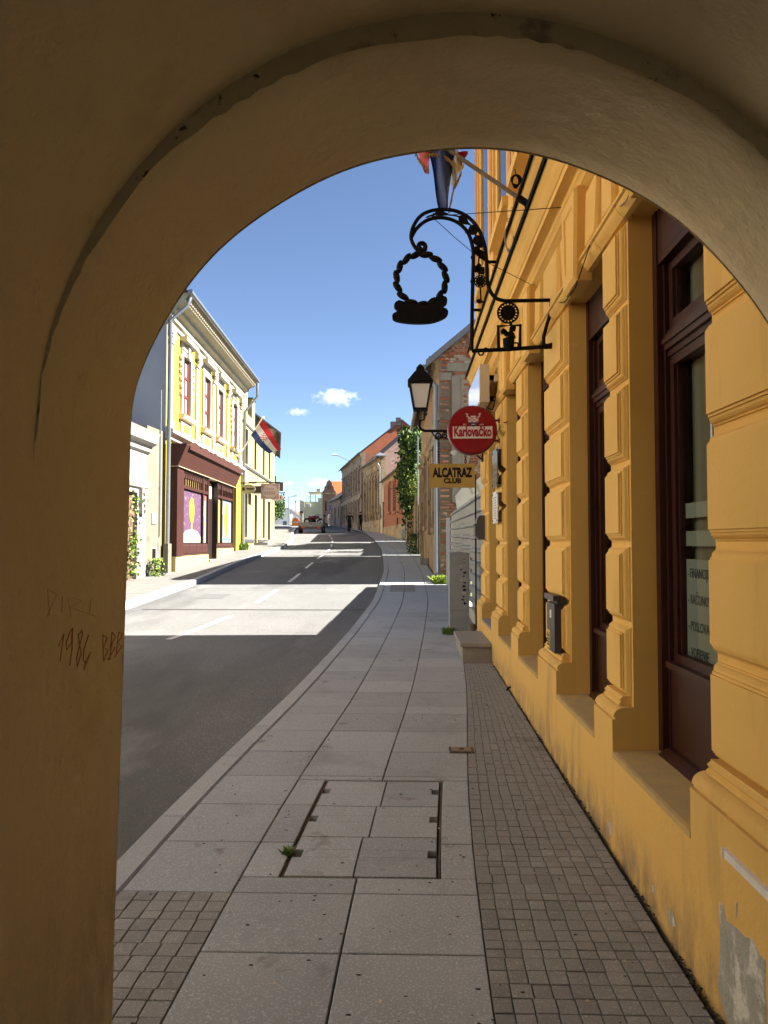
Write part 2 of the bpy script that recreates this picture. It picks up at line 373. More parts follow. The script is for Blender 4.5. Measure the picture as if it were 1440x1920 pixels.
# brass valve cover
v = px(865, 1407, 5.45); vz = zg(5.45)
vc = thing('valve_cover', 'small brass water valve cover set in the pavement', 'cover', (v.x, 5.45, vz))
BRASS = mat('dull brass', (.34, .23, .10), (.22, .15, .07), 40, .5, .2, 90, .5, .5)
b = MB(); b.box(v.x-.085, v.x+.085, 5.38, 5.52, vz-.02, vz+.007); b.build('frame', RUST, vc)
b = MB(); b.box(v.x-.068, v.x+.068, 5.395, 5.505, vz+.0, vz+.011); b.build('lid', BRASS, vc)
b = MB(); b.lathe([(.02, 0), (.02, .004)], (v.x, 5.45, vz+.011), (0, 0, 1), 12); b.build('screw', RUST, vc)
# dirt, leaves and crumbs nobody could count
DIRT = mat('black soil crumbs', (.03, .025, .02), (.06, .05, .035), 60, .95)
b = MB()
for k in range(620):
    y = 2.2+7*random.random()**1.5; cl = .35+.65*(math.sin(y*3.1)+math.sin(y*7.7+1)+1 > .6); x = FAC-.006-abs(random.gauss(0, .014*cl)); s = random.uniform(.002, .007)*cl
    b.ball((x, y, zg(y)+s*.3), s*random.uniform(.7, 1.6), s*random.uniform(.7, 1.6), s*.7, 5)
for k in range(260):
    y = 2.2+6*random.random()**1.3; x = random.uniform(-1.1, .98); s = random.uniform(.002, .006)
    b.ball((x, y, zg(y)+s*.3), s*random.uniform(.7, 2.2), s, s*.5, 5)
tag(b.build('pavement_grit', DIRT), 'dark soil and crumbs gathered along the foot of the ochre wall', 'dirt', kind='stuff')
b = MB(); LEAFM = mat('dry white scraps', (.6, .55, .46), (.45, .36, .22), 30)
for k in range(60):
    y = 2.3+5*random.random()**1.3; x = random.uniform(.3, .97) if k % 3 else random.uniform(-.9, .9); s = random.uniform(.004, .011); a = random.random()*3
    ca, sa = math.cos(a)*s, math.sin(a)*s
    b.add([(x-ca, y-sa, zg(y)+.004), (x+sa*.5, y-ca*.5, zg(y)+.008), (x+ca, y+sa, zg(y)+.005), (x-sa*.5, y+ca*.5, zg(y)+.003)], [(0, 1, 2), (0, 2, 3)])
tag(b.build('pavement_litter', LEAFM, fix=False), 'tiny pale petals and paper scraps lying on the setts', 'litter', kind='stuff')
def tuft(name, label, cat, c, n, h, spread, mt, group=None, flat=.4):
    b = MB()
    for k in range(n):
        a = random.random()*6.28; r = spread*math.sqrt(random.random()); x, y = c[0]+r*math.cos(a), c[1]+r*math.sin(a)
        hh = h*random.uniform(.4, 1); la = random.random()*6.28; le = hh*random.uniform(.1, flat*2); w = hh*.09+.003
        p0 = Vector((x, y, c[2])); p1 = p0+Vector((math.cos(la)*le*.4, math.sin(la)*le*.4, hh*.6)); p2 = p0+Vector((math.cos(la)*le, math.sin(la)*le, hh))
        sdv = Vector((-math.sin(la), math.cos(la), 0))*w
        b.add([p0-sdv, p0+sdv, p1+sdv, p1-sdv, p2], [(0, 1, 2, 3), (3, 2, 4)])
    return tag(b.build(name, mt, fix=False), label, cat, group)
GRASS = mat('fresh grass', (.10, .19, .03), (.16, .24, .05), 20, .7)
YGRASS = mat('sunlit yellow weeds', (.30, .36, .04), (.18, .28, .04), 20, .7)
g = px(540, 1608, 3.72); tuft('moss_tuft', 'small green moss tuft in a lifting slot of the pavement hatch', 'moss', (g.x, 3.72, zg(3.72)-.01), 160, .035, .022, GRASS, flat=.8)

# left pavement
lp = sheet('left_pavement', lambda y: KL(y)-4.2, lambda y: KL(y), frange(-38, 118, 1), .07, BED, 8)
tag(lp, 'pale sunlit pavement along the yellow house')
b = MB(); fxL = lambda t, y: KL(y)-.17-t
for y0 in frange(8, 108, .6)[:-1]:
    t = 0
    for w in (.5, .5, .5, .5, .5, .6, .6): slab_piece(b, fxL, t+w, t, y0, y0+.6, .0, .078, .05, .003, random.uniform(-.002, .002)) if False else slab_piece(b, fxL, t+.005, t+w-.005, y0+.005, y0+.595, 0, .078, .05, .003, random.uniform(-.002, .002)); t += w
tag(b.build('left_paving', LPAVE, lp), kind='stuff')
b = MB(); yy = frange(-38, 116, 1)
b.sweep([(-.16, -.2), (-.16, .078), (-.02, .078), (0, .066), (0, -.2)], yy, lambda p, y: (KL(y)+p[0], y, zg(y)+p[1]))
tag(b.build('left_kerb', KERB, lp))

# ------------------------------------------------------------ the arcade the picture is taken from
ARC0, ARC1, XW, XE = 1.62, 2.11, -.799, 1.023    # near and far face of the arch, its two jambs
arc = thing('arcade_building', 'shaded plastered arcade whose round arch frames the street', 'building', (-1.0, 1.0, 0))
cx_ = .107
def arch_k(y): return (y-ARC0)/(ARC1-ARC0)
def arch_par(y): k = arch_k(y); return .112+.039*k, 1.728-.033*k, .911+.039*k
def jamb_x(z, y): return XW+.027*min(1, max(0, arch_k(y)))*min(1, max(0, (z-.3)/1.4))
def arch_curve(y, n=40):
    c, cz_, r = arch_par(y); out = []; e = .0035*max(0, 1-abs(y-ARC0)/.02)
    for i in range(n+1):
        a = math.pi*(1-i/n); w = 1+.0022*math.sin(5*a+1)+.0016*math.sin(13*a+2)+e*math.sin(41*a+7*math.sin(9*a))
        zz = cz_+r*math.sin(a)*w; xc = c+r*math.cos(a)*(1 if math.sin(a) < .05 else w); xj = jamb_x(zz, y); out.append(((xc+xj+math.sqrt((xc-xj)**2+.0003*max(0, arch_k(y))))/2 if i < n/2 else xc, zz))
    return out
b = MB()                                         # soffit of the arch
ys_ = [ARC0, ARC0+.012]+frange(ARC0+.1, ARC1-.1, .08)+[ARC1-.012, ARC1]
V = []; F = []
for j, y in enumerate(ys_):
    e = .008 if j in (0, len(ys_)-1) else 0
    cv = arch_curve(y, 96)
    jl = [(jamb_x(z, y), z) for z in (-.3, .2, .6, 1.0, 1.4)]; jr = [(cv[-1][0], z) for z in (1.4, 1.0, .6, .2, -.3)]
    for p in jl+cv+jr: V.append((p[0]+(e if p[0] > cx_ else 0), y, p[1]+(e if p[1] > 1.73 else 0)))
n = len(V)//len(ys_)
for j in range(len(ys_)-1): F += [(j*n+i, j*n+i+1, (j+1)*n+i+1, (j+1)*n+i) for i in range(n-1)]
b.add(V, F); b.build('arch_soffit', PLAS_IN, arc, smooth='all', fix=False)
def face_ring(y, outer, name):                   # wall face round the opening
    cv = arch_curve(y, 96)
    if name != 'arch_rib': cv = [(jamb_x(-.3, y), -.3), (jamb_x(.3, y), .3)]+cv+[(cv[-1][0], -.3)]
    b = MB(); V = []; F = []
    for p in cv: V.append((p[0], y, p[1]))
    ot = [outer(p) for p in cv]
    for p in ot: V.append((p[0], y, p[1]))
    n = len(cv); F = [(i, i+1, n+i+1, n+i) for i in range(n-1)]
    b.add(V, F); return b.build(name, PLAS_IN if name != 'arch_rib' else mat('shade toned sooty rib plaster', (.48, .40, .26), (.40, .33, .21), 6, .95, .8, 20, blotch=[((.22, .18, .12), 9, .58, .1), ((.05, .04, .03), 20, .66, .05)]), arc, fix=False)  # rib base colour darkened to stand in for its shade; blotches are soot
# vault over the passage: same springing as the arch, a hand's breadth higher at the crown
def vault_pt(a, y):
    sn = max(0, (math.sin(a)-.13)/.87)**.6
    return (.112+(.9125+.022*sn)*math.cos(a), y, 1.728+(.9125+.052*sn)*math.sin(a))
def near_outer(p):
    if p[1] < 1.735: return (p[0]+(-.0005 if p[0] < cx_ else .0005), p[1])
    a = math.atan2(p[1]-1.728, p[0]-.112); q = vault_pt(a, ARC0); return (q[0], q[2])
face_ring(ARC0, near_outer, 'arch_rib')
def far_outer(p):
    if p[1] < 1.70: return (p[0]+(-.45 if p[0] < cx_ else .5), p[1])
    t = min(1, max(0, (p[0]-XW)/(XE-XW))); return (XW-.45+t*(XE-XW+.95), 2.76)
face_ring(ARC1, far_outer, 'outer_face')
VY = frange(-3.4, ARC0, .25)
b = MB(); V = []; F = []
na = 48
for y in VY:
    for i in range(na+1): V.append(vault_pt(math.pi*(1-i/na), y))
for j in range(len(VY)-1): F += [(j*(na+1)+i, j*(na+1)+i+1, (j+1)*(na+1)+i+1, (j+1)*(na+1)+i) for i in range(na)]
b.add(V, F); b.build('vault', PLAS_IN, arc, smooth='all', fix=False)
b = MB(); b.box(XW-.45, XW-.0001, .75, ARC0, -.3, 1.728); b.box(XW-.45, XW-.02, ARC0+.001, ARC1-.002, -.3, 2.2); b.build('pier', PLAS_IN, arc)
b = MB(); b.box(XW-.45, XW-.0012, -3.4, -2.9, -.3, 1.728); b.box(XW-.45, XW-.0012, -2.9, .75, 1.68, 1.728); b.build('pier', PLAS_IN, arc)
b = MB(); b.box(XE+.0012, XE+.5, -3.4, ARC0, -.3, 1.728); b.box(XE+.02, XE+.5, ARC0+.001, ARC1-.002, -.3, 2.2); b.build('inner_wall', PLAS_IN, arc)
b = MB()                                          # mass of the house above the passage
b.box(XW-.45, 9, -9, ARC1-.003, 2.75, 9.0); b.box(XE+.6, 9, -9, ARC1-.003, -.3, 2.75); b.box(XW-.45, XW-.03, -9, ARC1-.003, 1.74, 2.75)
b.build('upper_wall', PLAS_IN, arc)
# graffiti scratched in red crayon on the pier
def stroke(pts, r, X, mt, parent, name='graffiti'):
    for ln in pts:
        b = MB(); w = []
        for (a, c) in ln:
            d = cf + cr*((a-720)/FPX) - cu_*((c-960)/FPX); w.append(Vector((0, 0, EYE))+d*(X/d.x))
        for p in w: p.x = jamb_x(p.z, p.y)+.0005
        b.tube([(p.x, p.y, p.z) for p in w], r, 5); b.build(name, mt, parent)
def cz(l): return [(a/3.8417, 800+c/3.84) for a, c in l]
REDCR = mat('red crayon', (.26, .05, .03), (.40, .22, .12), 60, .8)
stroke([cz(q) for q in ([(405, 1580), (440, 1490), (415, 1690)], [(500, 1450), (480, 1480), (455, 1560), (460, 1605), (490, 1560), (497, 1460), (495, 1600), (480, 1720)],
    [(560, 1470), (535, 1500), (545, 1560), (555, 1640), (530, 1730), (525, 1660), (550, 1560), (565, 1490), (555, 1465)], [(605, 1500), (575, 1600), (570, 1680), (590, 1710), (620, 1620), (590, 1680), (575, 1750)],
    [(700, 1500), (705, 1680)], [(700, 1500), (730, 1520), (705, 1590), (735, 1610), (705, 1690)], [(760, 1480), (750, 1680)], [(760, 1480), (785, 1510), (755, 1580), (785, 1590), (735, 1680)],
    [(805, 1480), (790, 1650)], [(805, 1480), (832, 1490), (800, 1560), (830, 1580), (780, 1660)])], .0016, XW, REDCR, arc)
stroke([cz(q) for q in ([(400, 540), (660, 590)], [(400, 775), (510, 740), (680, 745)], [(400, 540), (395, 690)], [(330, 1170), (345, 1360)], [(330, 1170), (390, 1210), (330, 1365)], [(430, 1220), (425, 1340)], [(470, 1240), (490, 1380)], [(470, 1230), (560, 1250), (480, 1300), (650, 1365)], [(620, 1240), (610, 1340)])], .0009, XW, mat('grey scribble', (.40, .30, .17), (.5, .38, .21), 40), arc)
# ------------------------------------------------------------ ochre house on the right
XP, XB, XF, XR = 1.0, 1.103, 1.055, 1.222        # plinth, pier back, block face, window frame
PIERS = [(2.13, 2.775), (3.80, 4.162), (5.20, 5.926), (6.957, 7.42), (8.446, 9.143), (10.28, 10.99)]
WINS = [(a[1], c[0]) for a, c in zip(PIERS, PIERS[1:])]
SILL, PTOP, HEAD = .527, .70, 3.17
och = thing('ochre_house', 'ochre rendered house with block piers and dark brown windows on the right', 'building', (1.3, 6.5, zg(6.5)))
b = MB(); b.box(XP, 1.75, 2.13, 10.99, -.4, SILL); pl = b.build('plinth', OCHRE_B, och)
def moulding(name, prof, y0, y1, mt=None, parent=och, smooth=True):
    b = MB(); b.prism([(p[0], p[1]) for p in prof], 'y', y0, y1); return b.build(name, mt or OCHRE, parent, smooth)
def rect_block(b, y0, y1, z0, z1, prof):         # prof: (inset, X)
    b.rings([[(X, y0+i, z0+i), (X, y1-i, z0+i), (X, y1-i, z1-i), (X, y0+i, z1-i)] for i, X in prof])
BPROF = [(.003, XB), (.009, 1.101), (.0095, 1.094), (.014, 1.092), (.019, 1.082), (.027, 1.074), (.037, 1.0715), (.0372, 1.0645), (.047, 1.064), (.0472, XF)]
COURSE = [.757, 1.144, 1.54, 1.945, 2.347, 2.745, 3.15]
for k, (y0, y1) in enumerate(PIERS):
    b = MB(); b.box(XB, 1.75, y0, y1, SILL-.002, 4.4 if False else HEAD); b.build('pier', OCHRE, och)
    arcp = [(XB+.03, PTOP+.045), (XP+.06, PTOP+.045)]+[(XP+.06-.055*math.sin(a), PTOP+.045*math.cos(a)-.0) for a in [R(15*i) for i in range(1, 7)]]+[(XP+.012, PTOP-.001), (XP+.012, PTOP-.012), (XP-.001, PTOP-.013), (XP-.001, SILL-.25), (XB+.03, SILL-.25)]
    moulding('pier_plinth', arcp, y0-.0008, y1+.0008, OCHRE_B)
    # the small base moulding of each pier
    moulding('pier_base', [(XB+.02, PTOP+.046), (XF-.012, PTOP+.046), (XF-.012, PTOP+.058), (XF-.002, PTOP+.066), (XF-.010, PTOP+.076), (XF+.004, PTOP+.088), (XF+.004, PTOP+.094), (XB+.02, PTOP+.094)], y0+.035, y1-.035)
    for c0, c1 in zip(COURSE, COURSE[1:]):
        b = MB(); rect_block(b, y0+.008, y1-.008, c0+.006+(.02 if c0 < .8 else 0), c1-.006, BPROF); b.build('block', OCHRE, och)
    if k: moulding('impost', [(XB+.02, 3.150), (1.075, 3.152), (1.062, 3.165), (1.040, 3.185), (1.036, 3.205), (1.022, 3.21), (1.022, 3.225), (XB+.02, 3.228)], y0-.03, y1+.03)
# wall above the openings
b = MB(); b.box(XB-.02, 1.75, 2.13, 10.99, HEAD, 4.2); b.box(1.05, 1.75, 2.13, 10.99, 4.2, 8.7); b.box(1.70, 1.75, 2.13, 10.99, SILL, HEAD)
b.box(1.75, 9.0, 10.94, 10.99, -.4, 8.7); b.box(1.75, 9.0, 2.13, 2.18, -.4, 8.7); b.box(8.95, 9.0, 2.13, 10.99, -.4, 8.7)
b.box(2.2, 8.9, 10.995, 11.85, -.4, 8.7); b.build('wall', OCHRE, och)  # last box: unseen rear wing, added to set the shadow edge on the road
ROOFT = mat('old clay tiles', (.30, .12, .07), (.22, .10, .06), 3, .9, .4, 12)
b = MB(); b.prism([(.55, 8.72), (9.2, 8.72), (4.9, 11.2)], 'y', 2.0, 11.25); b.prism([(2.0, 8.72), (9.2, 8.72), (4.9, 11.0)], 'y', 11.26, 11.9); b.build('roof', ROOFT, och)  # end overhang and added wing's roof are unseen, shaped for the shadow edge
b = MB(); b.prism([(1.06, 8.3), (.85, 8.45), (.82, 8.6), (.55, 8.65), (.55, 8.72), (1.06, 8.72)], 'y', 2.13, 11.2); b.build('top_cornice', OCHRE, och)
# frieze: keystones, slanted panels, cornice
def slanted(b, pts, ins, X0, X1):
    c = Vector((sum(p[0] for p in pts)/len(pts), sum(p[1] for p in pts)/len(pts)))
    def shr(d): return [Vector(p)+(c-Vector(p)).normalized()*d for p in pts]
    r = [(0, X0), (ins*.5, X0-.004), (ins*.6, (X0+X1)/2), (ins, X1+.002), (ins*1.1, X1)]
    b.rings([[(X, q[0], q[1]) for q in shr(d)] for d, X in r])
for k, (w0, w1) in enumerate(WINS):
    yc = (w0+w1)/2
    b = MB(); b.rings([[(X, yc-h0*.8, z0), (X, yc+h0*.8, z0), (X, yc+h0, z1), (X, yc-h0, z1)] for X, h0, z0, z1 in ((1.10, .19, 3.10, 3.655), (1.012, .19, 3.10, 3.655), (.992, .178, 3.125, 3.64), (.992, .12, 3.20, 3.57), (1.002, .115, 3.21, 3.56))])
    b.build('keystone', OCHRE, och)
    for sg in (-1, 1):
        b = MB(); e = (w0 if sg < 0 else w1); i0, i1 = yc+sg*.185, yc+sg*.225
        e0, e1 = e-sg*.06, e+sg*.02
        b2 = [(i0, 3.24), (e0, 3.24), (e1, 3.62), (i1, 3.62)]
        slanted(b, b2, .05, XB-.019, 1.045); b.build('voussoir', OCHRE, och)
    moulding('lintel_edge', [(XB, 3.150), (1.075, 3.152), (1.062, 3.165), (1.040, 3.185), (1.036, 3.205), (1.022, 3.21), (1.022, 3.225), (XB, 3.228)], w0+.035, yc-.16)
    moulding('lintel_edge', [(XB, 3.150), (1.075, 3.152), (1.062, 3.165), (1.040, 3.185), (1.036, 3.205), (1.022, 3.21), (1.022, 3.225), (XB, 3.228)], yc+.16, w1-.035)
for k, (y0, y1) in enumerate(PIERS):
    b = MB(); slanted(b, [(y0+.06, 3.24), (y1-.06, 3.24), (y1-.07, 3.62), (y0+.07, 3.62)], .045, XB-.019, 1.045); b.build('frieze_panel', OCHRE, och)
CPROF = [(1.10, 3.63), (1.062, 3.64), (1.05, 3.655), (1.03, 3.665), (1.022, 3.69), (1.01, 3.70), (1.008, 3.735), (1.0, 3.74), (.945, 3.742), (.945, 3.785), (.936, 3.79), (.934, 3.80), (.918, 3.815), (.912, 3.845), (.898, 3.875), (.876, 3.90), (.872, 3.915), (1.10, 3.925)]
moulding('cornice', CPROF, 2.13, 11.03)
LEDGE = [(1.10, 4.08), (1.04, 4.09), (1.03, 4.12), (1.0, 4.14), (.945, 4.15), (.945, 4.20), (.93, 4.21), (.915, 4.25), (.90, 4.275), (1.10, 4.285)]
moulding('upper_ledge', LEDGE, 2.13, 11.02)
FLASH = mat('black sheet flashing', (.006, .006, .006), rough=.85, spec=.08)
b = MB(); b.prism([(.855, 3.905), (.852, 3.945), (1.10, 3.962), (1.10, 3.955), (.862, 3.938), (.862, 3.905)], 'y', 2.13, 11.06); b.build('flashing', FLASH, och)
b = MB(); b.prism([(.882, 4.265), (.88, 4.30), (1.06, 4.315), (1.06, 4.308), (.888, 4.294), (.888, 4.265)], 'y', 2.13, 11.05); b.build('flashing', FLASH, och)
TERRA = mat('orange trim paint', (.55, .27, .09), (.60, .30, .10), 4, .85)
for k, (y0, y1) in enumerate(PIERS):             # upper storey
    b = MB(); yc = (y0+y1)/2
    b.box(.985, 1.06, yc-.19, yc+.19, 4.32, 8.3); b.box(.965, .985, yc-.23, yc+.23, 4.32, 4.62); b.build('upper_pilaster', OCHRE, och)
    b = MB(); b.box(.975, .9855, yc-.10, yc+.10, 4.9, 7.9); b.build('pilaster_panel', TERRA, och)
for k, (w0, w1) in enumerate(WINS):
    w = tag(MB().box(1.0, 1.051, w0-.02, w0+.14, 4.9, 7.4).box(1.0, 1.051, w1-.14, w1+.02, 4.9, 7.4).box(.96, 1.051, w0-.08, w1+.08, 7.4, 7.62).box(.93, 1.051, w0-.08, w1+.08, 4.8, 4.9).build('upper_window', OCHRE, och))
    MB().box(1.02, 1.045, w0+.14, w1-.14, 4.92, 7.39).build('pane', DGLASS, w)
    b = MB()
    for s_ in (w0+.02, w1-.12): b.tube([(.99, s_+.05, 7.38), (.93, s_+.05, 7.34), (.925, s_+.05, 7.2), (.96, s_+.05, 7.1), (.97, s_+.05, 7.0)], [.05, .06, .055, .04, .02], 8)
    b.build('console', TERRA, w)
# windows of the ground floor, each with its own joinery
FROST = mat('frosted film', (.42, .45, .43), rough=.6)
CURT = mat('grey blind', (.40, .42, .38), (.33, .35, .32), 8, .9, stretch=(1, 6, .2))
ROOM = mat('dim room', (.22, .20, .17))
for k, (w0, w1) in enumerate(WINS):
    a, c = w0, w1; win = MB()
    def fr(y0, y1, z0, z1, X0, X1): win.box(X0, X1, y0, y1, z0, z1)
    fr(a, a+.06, SILL, HEAD, XR, XR+.14); fr(c-.06, c, SILL, HEAD, XR, XR+.14)
    fr(a+.06, a+.085, SILL, 2.90, XR+.03, XR+.14); fr(c-.085, c-.06, SILL, 2.90, XR+.03, XR+.14)
    fr(a+.06, c-.06, 2.90, HEAD, XR+.006, XR+.13)
    win.rings([[(X, a+.12+i, 2.94+i), (X, c-.12-i, 2.94+i), (X, c-.12-i, 3.13-i), (X, a+.12+i, 3.13-i)] for i, X in ((0, XR+.005), (.004, XR+.02), (.02, XR+.02), (.03, XR+.01))])
    for (o, z0, z1) in ((.0, 2.44, 2.47), (-.018, 2.47, 2.50), (-.028, 2.50, 2.525), (-.012, 2.525, 2.55), (.0, 2.55, 2.57)): fr(a+.085, c-.085, z0, z1, XR+.04+o, XR+.13)
    for (z0, z1) in ((2.57, 2.90), (.98, 2.44)):
        fr(a+.085, a+.135, z0, z1, XR+.05, XR+.12); fr(c-.135, c-.085, z0, z1, XR+.05, XR+.12)
        fr(a+.135, a+.15, z0, z1, XR+.065, XR+.12); fr(c-.15, c-.135, z0, z1, XR+.065, XR+.12)
        fr(a+.135, c-.135, z1-.045, z1, XR+.05, XR+.12); fr(a+.135, c-.135, z0, z0+.045, XR+.05, XR+.12)
    if k in (1, 3): fr((a+c)/2-.04, (a+c)/2+.04, .98, 2.44, XR+.045, XR+.12)
    fr(a+.06, c-.06, SILL, .975, XR+.035, XR+.12)
    fr(a+.085, c-.085, .955, .985, XR+.01, XR+.12)
    win.rings([[(X, a+.17+i, .62+i), (X, c-.17-i, .62+i), (X, c-.17-i, .88-i), (X, a+.17+i, .88-i)] for i, X in ((0, XR+.034), (.003, XR+.05), (.02, XR+.05), (.035, XR+.038))])
    win.prism([(XR-.03, SILL-.001), (XR-.03, SILL+.02), (XR+.012, SILL+.05), (XR+.04, SILL+.055), (XR+.04, SILL-.001)], 'y', a+.085, c-.085)
    wo = win.build('window' if k != 4 else 'door', WOOD, och)
    for (z0, z1) in ((2.615, 2.855), (1.025, 2.395)): MB().quad((XR+.087, a+.148, z0), (XR+.087, a+.148, z1), (XR+.087, c-.148, z1), (XR+.087, c-.148, z0)).build('pane', GLASS, wo, fix=False)
    b = MB(); b.box(XR+.20, XR+.21, c-.26, c-.16, 1.0, 2.88); b.box(XR+.16, XR+.165, a+.15, c-.34, 2.6, 2.88); b.box(XR+.16, XR+.165, (a+c)/2+.08, c-.2, 1.0, 2.42); b.build('blind', CURT, wo)
    b = MB(); b.box(XR+.46, XR+.47, a, c, SILL, HEAD); b.build('room_back', ROOM, wo)
    if k == 0:
        MB().box(XR+.130, XR+.135, a+.15, c-.15, 1.0, 2.42).box(XR+.130, XR+.135, a+.15, c-.15, 2.6, 2.88).build('curtain', mat('grey green curtain', (.30, .32, .28), (.16, .17, .15), 9, .9, stretch=(1, 1, .05)), wo)
        b = MB(); b.box(XR+.091, XR+.092, a+.15, c-.15, 1.025, 1.47); b.box(XR+.091, XR+.092, a+.15, c-.15, 1.53, 1.60); b.box(XR+.091, XR+.092, a+.15, c-.15, 1.66, 1.73); b.build('frosted_film', FROST, wo)
    # stone sill slab
    b = MB(); b.prism([(XP-.004, SILL-.02), (XP-.004, SILL+.004), (XP+.01, SILL+.008), (XR+.03, SILL+.018), (XR+.03, SILL-.02)], 'y', a+.002, c-.002); b.build('sill', OCHRE_W if k < 4 else mat('grey step stone', (.30, .28, .25), (.24, .22, .2), 14, .85, .3, 120, grain=((.38, .36, .33), 200, .56)), och)
# chips of bare plaster along the plinth
PATCH = mat('bare grey plaster', (.40, .385, .33), (.30, .29, .25), 7, .95, .8, 40, blotch=((.62, .60, .53), 9, .52, .08))
def chip(pts, X=XP-.0015, name='plaster_patch', mt=PATCH):
    w = []
    for (a, c) in pts:
        d = cf + cr*((a-720)/FPX) - cu_*((c-960)/FPX); q = Vector((0, 0, EYE))+d*(X/d.x); w.append((q.y, q.z))
    b = MB(); b.prism([w_ for w_ in w], 'x', X, X+.01); return b.build(name, mt, och)
chip([(1348, 1690), (1356, 1700), (1362, 1726), (1384, 1742), (1396, 1756), (1412, 1762), (1424, 1790), (1436, 1800), (1436, 1990), (1400, 1990), (1360, 1905), (1346, 1850), (1350, 1780), (1349, 1720)])
chip([(1140, 1540), (1146, 1545), (1148, 1566), (1143, 1566)], name='plaster_chip', mt=WHITE)
chip([(1250, 1700), (1262, 1715), (1266, 1738), (1256, 1735)], name='plaster_chip')
chip([(1380, 1694), (1383, 1690), (1382, 1715), (1379, 1728)], name='plaster_chip')
chip([(1222, 1660), (1226, 1662), (1227, 1674), (1223, 1672)], name='plaster_chip', mt=WHITE)

# ---- things fixed to the ochre house
def text(s_, size, mt, parent, o, ux, uz, name='lettering', ext=.001, wx=1., bold=0., align='CENTER'):
    cu = bpy.data.curves.new('t', 'FONT'); cu.body = s_; cu.size = size; cu.extrude = ext; cu.offset = bold*size; cu.align_x = align; cu.align_y = 'CENTER'; cu.resolution_u = 3
    ob = bpy.data.objects.new('t', cu); COL.objects.link(ob); dg = bpy.context.evaluated_depsgraph_get()
    me = bpy.data.meshes.new_from_object(ob.evaluated_get(dg)); bpy.data.objects.remove(ob); bpy.data.curves.remove(cu)
    ux = Vector(ux).normalized(); uz = Vector(uz).normalized(); nn = ux.cross(uz)
    M = Matrix((ux*wx, uz, nn)).transposed().to_4x4(); me.transform(M)
    me.materials.clear(); me.materials.append(mt); me.name = name
    return place(name, me, Vector(o), parent)
# lettering on the nearest pane: reads from the street, text runs towards -y
GREY_T = mat('dark film lettering', (.02, .022, .022), rough=.5)
w0 = [o for o in och.children if o.name == 'window'][0]
for s_, z in (('- FINANCIJE', 1.405), ('- RAČUNOVODSTVO', 1.285), ('- POSLOVANJE', 1.165), ('- VOĐENJE', 1.045)):
    text(s_, .062, GREY_T, w0, (XR+.083, 3.615, z), (0, -1, 0), (0, 0, 1), 'lettering', .0006, .8, .0, 'LEFT')
WL = mat('white film', (.55, .55, .52), rough=.6)
b = MB()
for q in ([(1297, 800), (1297, 835), (1330, 835)], [(1297, 760), (1330, 748)]):
    pass
b.box(XR+.0825, XR+.0835, 3.22, 3.32, 1.86, 1.88); b.box(XR+.0825, XR+.0835, 3.30, 3.32, 1.88, 2.12); b.box(XR+.0825, XR+.0835, 3.22, 3.30, 2.10, 2.12)
arc_ = [(3.16+.16*math.cos(t), 1.74+.06*math.sin(t)) for t in [R(20*i) for i in range(-1, 8)]]
b.tube([(XR+.083, p[0], p[1]) for p in arc_], .007, 5)
b.build('window_emblem', WL, w0)

# white cable duct low on the plinth
d0 = [px(1367, 1602, 2.42), px(1437, 1666, 2.14)]
def onx(a, c, X):
    d = cf + cr*((a-720)/FPX) - cu_*((c-960)/FPX); return Vector((0, 0, EYE))+d*(X/d.x)
p0, p1 = onx(1366, 1600, XP), onx(1438, 1662, XP)
DUCT = mat('white plastic duct', (.78, .77, .73), (.66, .65, .61), 14, .45)
b = MB(); b.box(XP-.016, XP-.0005, p1.y-.03, p0.y, p0.z-.012, p0.z+.012); b.box(XP-.016, XP+.2, p1.y-.046, p1.y-.0305, p0.z-.012, p0.z+.012); b.box(XP-.018, XP-.0005, p0.y+.001, p0.y+.012, p0.z-.0135, p0.z+.0135)
tag(b.build('cable_duct', DUCT), 'short white plastic cable duct on the plinth corner', 'cable duct')
# black hooked wire out of the plinth
b = MB(); h = onx(958, 1288, XP); b.tube([(XP+.02, h.y, h.z), (XP-.02, h.y+.02, h.z-.01), (XP-.05, h.y, h.z-.06), (XP-.075, h.y-.03, h.z-.13)], .011, 7)
tag(b.build('pipe_stub', IRON, smooth=True), 'bent black pipe stub sticking out of the plinth foot', 'pipe')

# anthracite meter box with yellow sticker on the second full pier
bx = thing('letter_box', 'slim anthracite box with a yellow sticker on an ochre pier', 'box', (1.03, 5.6, .8))
ANTH = mat('anthracite powder coat', (.045, .035, .038), (.055, .043, .045), 9, .45, .05, 90, .4)
b = MB(); b.box(1.008, XF-.0015, 5.29, 5.57, .79, 1.125); b.build('body', ANTH, bx)
b = MB(); b.box(.995, XF-.0015, 5.26, 5.60, 1.145, 1.185); b.box(1.03, 1.05, 5.30, 5.56, 1.125, 1.145); b.build('hood', ANTH, bx)
b = MB(); b.box(1.0065, 1.0078, 5.40, 5.46, 1.02, 1.075); b.build('label_card', DUCT, bx)
YST = mat('yellow sticker', (.72, .50, .04), rough=.5)
b = MB(); b.box(1.0065, 1.0078, 5.46, 5.568, .80, .93); st_ = b.build('sticker', YST, bx)
b = MB()
for z in (.82, .84, .86): b.box(1.0055, 1.0064, 5.47, 5.51, z, z+.012); b.box(1.0055, 1.0064, 5.52, 5.56, z, z+.012)
b.prism([(5.475, .88), (5.515, .88), (5.495, .92)], 'x', 1.0055, 1.0064); b.prism([(5.525, .88), (5.558, .88), (5.54, .92)], 'x', 1.0055, 1.0064)
b.build('sticker_print', FLASH, st_)

